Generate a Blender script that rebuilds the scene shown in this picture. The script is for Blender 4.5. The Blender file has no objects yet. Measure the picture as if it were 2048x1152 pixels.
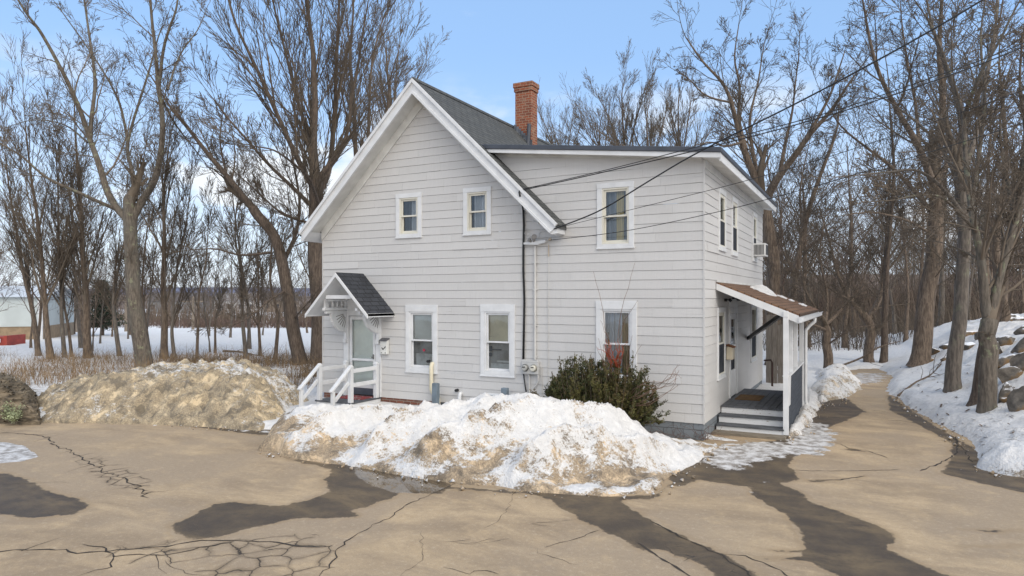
import bpy, bmesh, math, random
import numpy as np
from mathutils import Vector
R = math.radians
sc = bpy.context.scene
COL = sc.collection
random.seed(7)

# ------------------------------------------------------------------ camera, sky, sun, exposure
YAW = R(27.58)
FW = np.array([-math.sin(YAW), math.cos(YAW), 0.0]); RT = np.array([math.cos(YAW), math.sin(YAW), 0.0])
CAM = np.array([2.888, -13.72, 2.82])
cd = bpy.data.cameras.new('camera'); cam = bpy.data.objects.new('camera', cd); COL.objects.link(cam)
cam.location = CAM; cam.rotation_euler = (R(90), 0, YAW)
cd.sensor_width = 36; cd.lens = 36*1366/2048; cd.shift_y = 20.5/2048; cd.clip_end = 9000; cd.clip_start = .1
sc.camera = cam
sc.view_settings.view_transform = 'Standard'; sc.view_settings.look = 'None'
sc.view_settings.exposure = 0.14; sc.view_settings.gamma = 1.0
try: sc.cycles.use_denoising = True; sc.cycles.max_bounces = 6; sc.cycles.transparent_max_bounces = 12; sc.cycles.sample_clamp_indirect = 6
except Exception: pass

SUN_EL, SUN_AZ = R(38), R(122)          # azimuth clockwise from +Y
world = bpy.data.worlds.new('World'); sc.world = world; world.use_nodes = True
def build_world():
    nt = world.node_tree; N = nt.nodes; L = nt.links; N.clear()
    out = N.new('ShaderNodeOutputWorld'); bg = N.new('ShaderNodeBackground')
    sky = N.new('ShaderNodeTexSky'); sky.sky_type = 'NISHITA'; sky.sun_disc = False
    sky.sun_elevation = SUN_EL; sky.sun_rotation = SUN_AZ; sky.air_density = 1.0; sky.dust_density = 0.6; sky.ozone_density = 1.6
    tc = N.new('ShaderNodeTexCoord')
    sep = N.new('ShaderNodeSeparateXYZ'); L.new(tc.outputs['Generated'], sep.inputs[0])
    def math_(op, a, b=None, c=None):
        m = N.new('ShaderNodeMath'); m.operation = op
        for i, v in enumerate((a, b, c)):
            if v is None: continue
            if isinstance(v, (int, float)): m.inputs[i].default_value = v
            else: L.new(v, m.inputs[i])
        return m.outputs[0]
    def ramp(v, a, b, smooth=True):
        m = N.new('ShaderNodeMapRange'); m.interpolation_type = 'SMOOTHSTEP'
        L.new(v, m.inputs[0]); m.inputs[1].default_value = a; m.inputs[2].default_value = b
        m.inputs[3].default_value = 0; m.inputs[4].default_value = 1
        return m.outputs[0]
    z = sep.outputs[2]
    # the sky's own colour, scaled to the photograph's exposure
    hs = N.new('ShaderNodeHueSaturation'); L.new(sky.outputs[0], hs.inputs['Color'])
    hs.inputs['Saturation'].default_value = SKY_SAT; hs.inputs['Value'].default_value = 1.0
    # cumulus low over the horizon and thin wisps higher up (direction-based noise, flattened vertically)
    mp = N.new('ShaderNodeMapping'); L.new(tc.outputs['Generated'], mp.inputs[0]); mp.inputs['Scale'].default_value = (1, 1, 2.6)
    mp.inputs['Location'].default_value = (3.1, 1.2, .1)
    n1 = N.new('ShaderNodeTexNoise'); L.new(mp.outputs[0], n1.inputs['Vector']); n1.inputs['Scale'].default_value = 3.4
    n1.inputs['Detail'].default_value = 9; n1.inputs['Roughness'].default_value = .55
    low = math_('MULTIPLY', math_('SUBTRACT', 1.0, ramp(z, .20, .33)), 1.0)
    cum = math_('MULTIPLY', ramp(n1.outputs[0], .49, .62), low)
    mp2 = N.new('ShaderNodeMapping'); L.new(tc.outputs['Generated'], mp2.inputs[0]); mp2.inputs['Scale'].default_value = (1.2, 2.4, 3.0)
    mp2.inputs['Rotation'].default_value = (0, 0, .6); mp2.inputs['Location'].default_value = (.3, 5.2, 1.4)
    n2 = N.new('ShaderNodeTexNoise'); L.new(mp2.outputs[0], n2.inputs['Vector']); n2.inputs['Scale'].default_value = 5.5
    n2.inputs['Detail'].default_value = 9; n2.inputs['Roughness'].default_value = .6; n2.inputs['Distortion'].default_value = .4
    wisp = math_('MULTIPLY', ramp(n2.outputs[0], .60, .85), .40)
    haze = math_('MULTIPLY', math_('SUBTRACT', 1.0, ramp(z, -.02, .34)), .66)
    cover = math_('MAXIMUM', math_('MAXIMUM', math_('MULTIPLY', cum, .92), wisp), haze)
    # bright cloud added out of view behind the viewer to light the walls softly
    dot = N.new('ShaderNodeVectorMath'); dot.operation = 'DOT_PRODUCT'; L.new(tc.outputs['Generated'], dot.inputs[0])
    dot.inputs[1].default_value = (.66, -.46, .6)
    fill_deck = ramp(dot.outputs['Value'], .34, .72)
    k = 1.0/SKY_STR
    veil = N.new('ShaderNodeMixRGB'); veil.inputs[0].default_value = .62; L.new(hs.outputs[0], veil.inputs[1]); veil.inputs[2].default_value = (.40*k, .65*k, 1.06*k, 1)   # thin high cirrostratus
    mix = N.new('ShaderNodeMixRGB'); L.new(cover, mix.inputs[0]); L.new(veil.outputs[0], mix.inputs[1])
    mix.inputs[2].default_value = (.93*k, .965*k, 1.0*k, 1)
    mix2 = N.new('ShaderNodeMixRGB'); L.new(fill_deck, mix2.inputs[0]); L.new(mix.outputs[0], mix2.inputs[1])
    mix2.inputs[2].default_value = (FILL_DECK*1.0*k, FILL_DECK*.965*k, FILL_DECK*.93*k, 1)
    L.new(mix2.outputs[0], bg.inputs[0]); bg.inputs[1].default_value = SKY_STR
    L.new(bg.outputs[0], out.inputs[0])
SKY_STR, SKY_SAT, FILL_DECK = .15, 1.05, 1.45
build_world()
sl = bpy.data.lights.new('sun', 'SUN'); sun = bpy.data.objects.new('sun', sl); COL.objects.link(sun)
sl.energy = 1.25; sl.angle = R(38); sl.color = (1, .96, .9)
sd_ = Vector((math.sin(SUN_AZ)*math.cos(SUN_EL), math.cos(SUN_AZ)*math.cos(SUN_EL), math.sin(SUN_EL)))
sun.rotation_euler = sd_.to_track_quat('Z', 'Y').to_euler(); sun.location = (0, -40, 40)

# ------------------------------------------------------------------ picture <-> place
def ray(x, y): return FW + RT*(x-1024)/1366 + np.array([0, 0, (596.5-y)/1366])
def fr(x, y, Y=0.): r = ray(x, y); return CAM + r*((Y-CAM[1])/r[1])
def sdw(x, y, X=0.): r = ray(x, y); return CAM + r*((X-CAM[0])/r[0])
def gd(x, y, z=0.): r = ray(x, y); return CAM + r*((z-CAM[2])/r[2])
def dp(x, y, d): return CAM + ray(x, y)*d

# ------------------------------------------------------------------ value noise (numpy)
_T = np.random.RandomState(5).rand(256, 256)
def vnoise(x, y):
    xi = np.floor(x).astype(int); yi = np.floor(y).astype(int); fx = x-xi; fy = y-yi
    fx = fx*fx*(3-2*fx); fy = fy*fy*(3-2*fy)
    a = _T[xi & 255, yi & 255]; b = _T[(xi+1) & 255, yi & 255]; c = _T[xi & 255, (yi+1) & 255]; d = _T[(xi+1) & 255, (yi+1) & 255]
    return (a*(1-fx)+b*fx)*(1-fy)+(c*(1-fx)+d*fx)*fy
def fbm(x, y, oct=4, gain=.5):
    s = 0; a = 1; t = 0
    for i in range(oct):
        s = s + a*vnoise(x+17.3*i, y-9.1*i); t += a; a *= gain; x = x*2.03; y = y*2.03
    return s/t-.5
def sstep(a, b, v): t = np.clip((v-a)/(b-a), 0, 1); return t*t*(3-2*t)
def seg_dist(px, py, pts, closed):
    d = np.full(px.shape, 1e9); n = len(pts)
    for i in range(n if closed else n-1):
        ax, ay = pts[i][:2]; bx, by = pts[(i+1) % n][:2]; ex, ey = bx-ax, by-ay
        t = np.clip(((px-ax)*ex+(py-ay)*ey)/(ex*ex+ey*ey+1e-12), 0, 1)
        d = np.minimum(d, np.hypot(px-ax-t*ex, py-ay-t*ey))
    return d
def inside(px, py, pts):
    r = np.zeros(px.shape, bool); n = len(pts)
    for i in range(n):
        ax, ay = pts[i][:2]; bx, by = pts[(i+1) % n][:2]
        c = ((ay > py) != (by > py)); 
        with np.errstate(divide='ignore', invalid='ignore'):
            r ^= c & (px < (bx-ax)*(py-ay)/((by-ay) if by != ay else 1e-9)+ax)
    return r
def sdf(px, py, pts):                      # negative inside
    d = seg_dist(px, py, pts, True); return np.where(inside(px, py, pts), -d, d)

# ------------------------------------------------------------------ materials
MATS = {}
def nodes(name):
    m = bpy.data.materials.new(name); m.use_nodes = True; nt = m.node_tree
    return m, nt, nt.nodes, nt.links, nt.nodes['Principled BSDF']
def mnode(N, L, op, a, b=None):
    m = N.new('ShaderNodeMath'); m.operation = op
    for i, v in enumerate((a, b)):
        if v is None: continue
        if isinstance(v, (int, float)): m.inputs[i].default_value = v
        else: L.new(v, m.inputs[i])
    return m.outputs[0]
def mrange(N, L, v, a, b, c=0., d=1.):
    m = N.new('ShaderNodeMapRange'); m.interpolation_type = 'SMOOTHSTEP'; L.new(v, m.inputs[0])
    m.inputs[1].default_value = a; m.inputs[2].default_value = b; m.inputs[3].default_value = c; m.inputs[4].default_value = d
    return m.outputs[0]
def noise(N, L, vec, scale, detail=4, rough=.55, dist=0.):
    n = N.new('ShaderNodeTexNoise'); n.inputs['Scale'].default_value = scale; n.inputs['Detail'].default_value = detail
    n.inputs['Roughness'].default_value = rough; n.inputs['Distortion'].default_value = dist
    if vec is not None: L.new(vec, n.inputs['Vector'])
    return n.outputs[0]
def mixc(N, L, f, a, b):
    m = N.new('ShaderNodeMixRGB')
    for i, v in enumerate((f, a, b)):
        if isinstance(v, (int, float)): m.inputs[i].default_value = v
        elif isinstance(v, tuple): m.inputs[i].default_value = (*v[:3], 1)
        else: L.new(v, m.inputs[i])
    return m.outputs[0]
def mapping(N, L, scale=(1, 1, 1), rot=(0, 0, 0), src='Object'):
    tc = N.new('ShaderNodeTexCoord'); mp = N.new('ShaderNodeMapping'); L.new(tc.outputs[src], mp.inputs[0])
    mp.inputs['Scale'].default_value = scale; mp.inputs['Rotation'].default_value = rot
    return mp.outputs[0]
def bump(N, L, b, h, strength=.4, dist=.02):
    n = N.new('ShaderNodeBump'); n.inputs['Strength'].default_value = strength; n.inputs['Distance'].default_value = dist
    L.new(h, n.inputs['Height']); L.new(n.outputs[0], b.inputs['Normal']); return n
def plain(name, c, rough=.6, vary=.12, scale=3., metal=0., bmp=0., bscale=60, stretch=(1, 1, 1)):
    if name in MATS: return MATS[name]
    m, nt, N, L, b = nodes(name)
    v = mapping(N, L, stretch); n = noise(N, L, v, scale, 5)
    c2 = tuple(x*(1-vary) for x in c); c3 = tuple(min(1, x*(1+vary*.6)) for x in c)
    f = mrange(N, L, n, .3, .7); L.new(mixc(N, L, f, c2, c3), b.inputs['Base Color'])
    b.inputs['Roughness'].default_value = rough; b.inputs['Metallic'].default_value = metal
    if bmp: bump(N, L, b, noise(N, L, v, bscale, 3), bmp, .01)
    MATS[name] = m; return m

def m_siding():
    m, nt, N, L, b = nodes('painted_siding')
    at = N.new('ShaderNodeAttribute'); at.attribute_name = 'tint'
    base = mixc(N, L, at.outputs['Fac'], (.545, .537, .527), (.58, .572, .562))
    v = mapping(N, L, (90, 90, 1.2)); g = noise(N, L, v, 1., 3)
    v2 = mapping(N, L); d = noise(N, L, v2, .9, 6, .6)
    c = mixc(N, L, mrange(N, L, d, .58, .80, 0, .16), base, (.37, .356, .336))
    v3 = mapping(N, L, (7, 7, .6)); st = noise(N, L, v3, 1., 4)
    c = mixc(N, L, mrange(N, L, st, .62, .80, 0, .14), c, (.37, .353, .33))
    c = mixc(N, L, mrange(N, L, g, .35, .7, 0, .18), c, (.43, .423, .416))
    L.new(c, b.inputs['Base Color']); b.inputs['Roughness'].default_value = .62
    bump(N, L, b, g, .25, .006); return m
def m_brick(name, c1, c2, mort, sc_=1., vec=None, bw=.21, bh=.07):
    m, nt, N, L, b = nodes(name)
    tc = N.new('ShaderNodeTexCoord'); s = N.new('ShaderNodeSeparateXYZ'); L.new(tc.outputs['Object'], s.inputs[0])
    cb = N.new('ShaderNodeCombineXYZ'); L.new(mnode(N, L, 'ADD', s.outputs[0], s.outputs[1]), cb.inputs[0]); L.new(s.outputs[2], cb.inputs[1])
    wob = noise(N, L, tc.outputs['Object'], 7, 3)
    va = N.new('ShaderNodeVectorMath'); va.operation = 'ADD'; L.new(cb.outputs[0], va.inputs[0])
    wc = N.new('ShaderNodeCombineXYZ'); L.new(mnode(N, L, 'MULTIPLY', mnode(N, L, 'SUBTRACT', wob, .5), .03), wc.inputs[1]); L.new(wc.outputs[0], va.inputs[1])
    br = N.new('ShaderNodeTexBrick'); L.new(va.outputs[0], br.inputs['Vector']); br.inputs['Scale'].default_value = 1
    br.inputs['Brick Width'].default_value = bw; br.inputs['Row Height'].default_value = bh; br.inputs['Mortar Size'].default_value = .010
    br.inputs['Color1'].default_value = (*c1, 1); br.inputs['Color2'].default_value = (*c2, 1); br.inputs['Mortar'].default_value = (*mort, 1)
    br.inputs['Mortar Smooth'].default_value = .2; br.inputs['Bias'].default_value = -.1
    n = noise(N, L, tc.outputs['Object'], 14, 6, .65)
    c = mixc(N, L, mrange(N, L, n, .5, .8, 0, .75), br.outputs['Color'], tuple(x*.35 for x in c1))
    n2 = noise(N, L, tc.outputs['Object'], 4.5, 5, .6)
    c = mixc(N, L, mrange(N, L, n2, .52, .66, 0, .6), c, mort)
    L.new(c, b.inputs['Base Color']); b.inputs['Roughness'].default_value = .9
    bump(N, L, b, mnode(N, L, 'ADD', mnode(N, L, 'MULTIPLY', br.outputs['Fac'], -1.), mnode(N, L, 'MULTIPLY', n, .6)), .7, .015); return m
def m_shingle(name, c1, c2, ax, k):
    """asphalt shingle courses: along Y, up the slope given by k*axis"""
    m, nt, N, L, b = nodes(name)
    tc = N.new('ShaderNodeTexCoord'); s = N.new('ShaderNodeSeparateXYZ'); L.new(tc.outputs['Object'], s.inputs[0])
    cb = N.new('ShaderNodeCombineXYZ'); L.new(s.outputs[1], cb.inputs[0]); L.new(mnode(N, L, 'MULTIPLY', s.outputs[ax], k), cb.inputs[1])
    br = N.new('ShaderNodeTexBrick'); L.new(cb.outputs[0], br.inputs['Vector']); br.inputs['Scale'].default_value = 1
    br.inputs['Brick Width'].default_value = .30; br.inputs['Row Height'].default_value = .145; br.inputs['Mortar Size'].default_value = .014
    br.inputs['Color1'].default_value = (*c1, 1); br.inputs['Color2'].default_value = (*c2, 1); br.inputs['Mortar'].default_value = (*[x*.18 for x in c1], 1)
    br.inputs['Bias'].default_value = .0; br.offset_frequency = 2; br.offset = .37
    n = noise(N, L, tc.outputs['Object'], 55, 4); n2 = noise(N, L, tc.outputs['Object'], 2.2, 5)
    c = mixc(N, L, mrange(N, L, n, .35, .75, 0, .5), br.outputs['Color'], tuple(x*1.7 for x in c2))
    c = mixc(N, L, mrange(N, L, n2, .45, .75, 0, .45), c, tuple(x*.55 for x in c1))
    L.new(c, b.inputs['Base Color']); b.inputs['Roughness'].default_value = .92
    bump(N, L, b, mnode(N, L, 'ADD', mnode(N, L, 'MULTIPLY', br.outputs['Fac'], -1.), mnode(N, L, 'MULTIPLY', n, .7)), .8, .012); return m
def m_glass():
    m, nt, N, L, b = nodes('window_glass'); N.remove(b); out = N['Material Output']
    t = N.new('ShaderNodeBsdfTransparent'); t.inputs[0].default_value = (.90, .93, .93, 1)
    g = N.new('ShaderNodeBsdfGlossy'); g.inputs['Roughness'].default_value = .02; g.inputs[0].default_value = (.9, .93, .95, 1)
    fn = N.new('ShaderNodeFresnel'); fn.inputs[0].default_value = 1.5
    v = mapping(N, L); nn = noise(N, L, v, 3.2, 2); bp = N.new('ShaderNodeBump'); bp.inputs['Strength'].default_value = .08; bp.inputs['Distance'].default_value = .02
    L.new(nn, bp.inputs['Height']); L.new(bp.outputs[0], g.inputs['Normal'])
    mx = N.new('ShaderNodeMixShader'); L.new(mrange(N, L, fn.outputs[0], 0., 1., .10, 1.), mx.inputs[0]); L.new(t.outputs[0], mx.inputs[1]); L.new(g.outputs[0], mx.inputs[2])
    L.new(mx.outputs[0], out.inputs[0]); return m
def m_screen():
    m, nt, N, L, b = nodes('insect_screen'); v = mapping(N, L); n = noise(N, L, v, 2.5, 4)
    L.new(mixc(N, L, mrange(N, L, n, .35, .65), (.030, .034, .042), (.055, .06, .07)), b.inputs['Base Color']); b.inputs['Roughness'].default_value = .85; b.inputs['Specular IOR Level'].default_value = .15; return m
def m_cloth(name, c, folds=28., ax=0):
    m, nt, N, L, b = nodes(name); v = mapping(N, L, (folds if ax == 0 else .3, folds if ax == 0 else .3, .3 if ax == 0 else folds))
    n = noise(N, L, v, 1., 2); L.new(mixc(N, L, mrange(N, L, n, .3, .7), tuple(x*.75 for x in c), c), b.inputs['Base Color'])
    b.inputs['Roughness'].default_value = .9; bump(N, L, b, n, .5, .03); return m
def m_bark(name, c1, c2, lichen=0.):
    m, nt, N, L, b = nodes(name); v = mapping(N, L, (9, 9, 1.6)); n = noise(N, L, v, 2.2, 6, .65)
    c = mixc(N, L, mrange(N, L, n, .35, .68), c1, c2)
    if lichen:
        v2 = mapping(N, L); l = noise(N, L, v2, 4.2, 5, .6)
        c = mixc(N, L, mrange(N, L, l, .58, .64, 0, lichen), c, (.23, .24, .15))
        l2 = noise(N, L, v2, 1.1, 4); c = mixc(N, L, mrange(N, L, l2, .45, .7, 0, lichen*.6), c, (.16, .155, .13))
    L.new(c, b.inputs['Base Color']); b.inputs['Roughness'].default_value = .95
    bump(N, L, b, n, .9, .03); return m
def m_snow(name, dirt=0., tan=(.34, .26, .165), slope=0., big=.9, fleck=.0):
    """old snow; dirt = share of the surface stained with sand and soil (ploughed sand lies in the broken faces)"""
    m, nt, N, L, b = nodes(name); v = mapping(N, L)
    n1 = noise(N, L, v, big, 6, .6, .3); n2 = noise(N, L, v, 9., 6, .65); n3 = noise(N, L, v, 38., 4, .6)
    c = mixc(N, L, mrange(N, L, n2, .3, .75), (.66, .655, .65), (.80, .792, .782))
    if dirt:
        geo = N.new('ShaderNodeNewGeometry'); s = N.new('ShaderNodeSeparateXYZ'); L.new(geo.outputs['True Normal'], s.inputs[0])
        f = mnode(N, L, 'ADD', n1, mnode(N, L, 'MULTIPLY', mnode(N, L, 'SUBTRACT', n2, .5), .42))
        if slope: f = mnode(N, L, 'ADD', f, mnode(N, L, 'MULTIPLY', mnode(N, L, 'SUBTRACT', .86, s.outputs[2]), slope))
        at = N.new('ShaderNodeAttribute'); at.attribute_name = 'soil'
        f = mnode(N, L, 'ADD', f, mnode(N, L, 'MULTIPLY', at.outputs['Fac'], .42))
        f = mnode(N, L, 'ADD', f, mnode(N, L, 'MULTIPLY', mnode(N, L, 'SUBTRACT', noise(N, L, v, 27., 5, .8), .5), .80))
        th = .84-dirt*.6
        n4 = noise(N, L, v, 2.6, 7, .7, .5); n5 = noise(N, L, v, 75., 3, .7)
        cd_ = mixc(N, L, mrange(N, L, n3, .30, .70), tuple(x*.62 for x in tan), tuple(min(1, x*1.30) for x in tan))
        cd_ = mixc(N, L, mrange(N, L, n4, .50, .60, 0, .80), cd_, tuple(x*.32 for x in tan))
        cd_ = mixc(N, L, mnode(N, L, 'SUBTRACT', .8, mrange(N, L, n4, .38, .47, 0, .8)), cd_, tuple(min(1, x*2.1) for x in tan))
        cd_ = mixc(N, L, mrange(N, L, n5, .56, .70, 0, .7), cd_, tuple(x*.25 for x in tan))
        c = mixc(N, L, mrange(N, L, f, th-.02, th+.16, 0, .93), c, cd_)
    if fleck:
        c = mixc(N, L, mrange(N, L, n3, .66, .74, 0, fleck), c, (.18, .12, .07))
    L.new(c, b.inputs['Base Color']); b.inputs['Roughness'].default_value = .75
    try: b.inputs['Specular IOR Level'].default_value = .25
    except Exception: pass
    h = mnode(N, L, 'ADD', mnode(N, L, 'MULTIPLY', n2, 1.), mnode(N, L, 'MULTIPLY', n3, .45)); bump(N, L, b, h, .8, .07); return m
def m_asphalt():
    m, nt, N, L, b = nodes('sandy_asphalt'); v = mapping(N, L)
    def att(n):
        a = N.new('ShaderNodeAttribute'); a.attribute_name = n; return a.outputs['Fac']
    big = noise(N, L, v, .35, 6, .6, .6); mid = noise(N, L, v, 2.2, 6, .62); fine = noise(N, L, v, 70, 4, .7); grit = noise(N, L, v, 190, 2, .6)
    vs = mapping(N, L, (.62, 1.25, 1), (0, 0, -.42)); streak = noise(N, L, vs, 1.0, 8, .66, .5)
    peb = noise(N, L, v, 16, 5, .75); c = mixc(N, L, mrange(N, L, streak, .36, .66), (.29, .215, .138), (.49, .365, .225))
    c = mixc(N, L, mrange(N, L, big, .40, .60, 0, .85), c, (.335, .258, .178))
    c = mixc(N, L, mrange(N, L, mid, .52, .72, 0, .5), c, (.53, .39, .23))
    c = mixc(N, L, mrange(N, L, peb, .50, .72, 0, .42), c, (.25, .195, .14))
    c = mixc(N, L, mrange(N, L, peb, .48, .30, 0, .40), c, (.60, .50, .37))
    c = mixc(N, L, mrange(N, L, fine, .48, .70, 0, .55), c, (.18, .14, .10))
    c = mixc(N, L, mrange(N, L, grit, .52, .70, 0, .45), c, (.55, .47, .37))
    wob = mnode(N, L, 'ADD', mnode(N, L, 'MULTIPLY', mnode(N, L, 'SUBTRACT', noise(N, L, v, 3.6, 8, .68), .5), 1.05), mnode(N, L, 'MULTIPLY', mnode(N, L, 'SUBTRACT', streak, .5), .35))
    wet = mrange(N, L, mnode(N, L, 'ADD', att('wet'), wob), .43, .57)
    salt = mnode(N, L, 'MULTIPLY', mnode(N, L, 'SUBTRACT', mrange(N, L, mnode(N, L, 'ADD', att('wet'), wob), .27, .40), wet), mrange(N, L, mid, .42, .66, 0, .8))
    c = mixc(N, L, mnode(N, L, 'MULTIPLY', salt, .45), c, (.55, .50, .43))
    c = mixc(N, L, mrange(N, L, mnode(N, L, 'ADD', att('wet'), wob), .05, .45, 0, .55), c, (.30, .215, .125))
    wc = mixc(N, L, mrange(N, L, mid, .35, .7), (.060, .046, .034), (.120, .088, .053))
    wc = mixc(N, L, mrange(N, L, streak, .50, .66, 0, .6), wc, (.21, .15, .08))
    wc = mixc(N, L, mrange(N, L, peb, .50, .70, 0, .5), wc, (.035, .03, .025))
    wc = mixc(N, L, mrange(N, L, fine, .5, .75, 0, .5), wc, (.13, .105, .075))
    c = mixc(N, L, mnode(N, L, 'MULTIPLY', wet, .95), c, wc)
    # crazed areas
    vo = N.new('ShaderNodeTexVoronoi'); vo.feature = 'DISTANCE_TO_EDGE'; vo.inputs['Scale'].default_value = 2.5
    wv = N.new('ShaderNodeVectorMath'); wv.operation = 'ADD'; L.new(v, wv.inputs[0])
    nz = N.new('ShaderNodeTexNoise'); nz.inputs['Scale'].default_value = 2.6; nz.inputs['Detail'].default_value = 5; L.new(v, nz.inputs['Vector'])
    sc_ = N.new('ShaderNodeVectorMath'); sc_.operation = 'SCALE'; sc_.inputs['Scale'].default_value = .22; L.new(nz.outputs['Color'], sc_.inputs[0]); L.new(sc_.outputs[0], wv.inputs[1])
    L.new(wv.outputs[0], vo.inputs['Vector'])
    cm = mrange(N, L, mnode(N, L, 'ADD', att('craze'), wob), .35, .6)
    crk = mnode(N, L, 'MULTIPLY', mnode(N, L, 'SUBTRACT', 1., mrange(N, L, vo.outputs[0], .002, .024)), mnode(N, L, 'MULTIPLY', cm, mrange(N, L, nz.outputs[0], .40, .52, .25, 1.)))
    damp = mnode(N, L, 'MULTIPLY', mnode(N, L, 'SUBTRACT', 1., mrange(N, L, mnode(N, L, 'ADD', vo.outputs[0], mnode(N, L, 'MULTIPLY', mid, .25)), .12, .26)), cm)
    c = mixc(N, L, mnode(N, L, 'MULTIPLY', damp, .5), c, (.15, .112, .072))
    c = mixc(N, L, mnode(N, L, 'MULTIPLY', crk, .92), c, (.040, .032, .026))
    # thin trodden ice
    icn = mnode(N, L, 'ADD', att('ice'), mnode(N, L, 'MULTIPLY', mnode(N, L, 'SUBTRACT', noise(N, L, v, 3.2, 7, .68), .5), 1.7))
    ice = mrange(N, L, icn, .47, .60)
    c = mixc(N, L, ice, c, mixc(N, L, mrange(N, L, noise(N, L, v, 5.5, 7, .7), .36, .62), (.25, .22, .19), (.70, .69, .68)))
    L.new(c, b.inputs['Base Color'])
    r = mixc(N, L, wet, (.92, .92, .92), (.62, .62, .62))
    b.inputs['Specular IOR Level'].default_value = .35
    pud = mrange(N, L, mnode(N, L, 'ADD', att('water'), mnode(N, L, 'MULTIPLY', wob, .5)), .45, .55)
    r = mixc(N, L, pud, r, (.03, .03, .03)); r = mixc(N, L, ice, r, (.45, .45, .45)); L.new(r, b.inputs['Roughness'])
    h = mnode(N, L, 'ADD', mnode(N, L, 'MULTIPLY', fine, .5), mnode(N, L, 'ADD', mnode(N, L, 'MULTIPLY', ice, 1.2), mnode(N, L, 'MULTIPLY', crk, -1.5)))
    h = mnode(N, L, 'ADD', h, mnode(N, L, 'MULTIPLY', peb, .35))
    h = mnode(N, L, 'MULTIPLY', h, mnode(N, L, 'SUBTRACT', 1., pud))
    bump(N, L, b, h, .45, .02); return m

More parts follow.
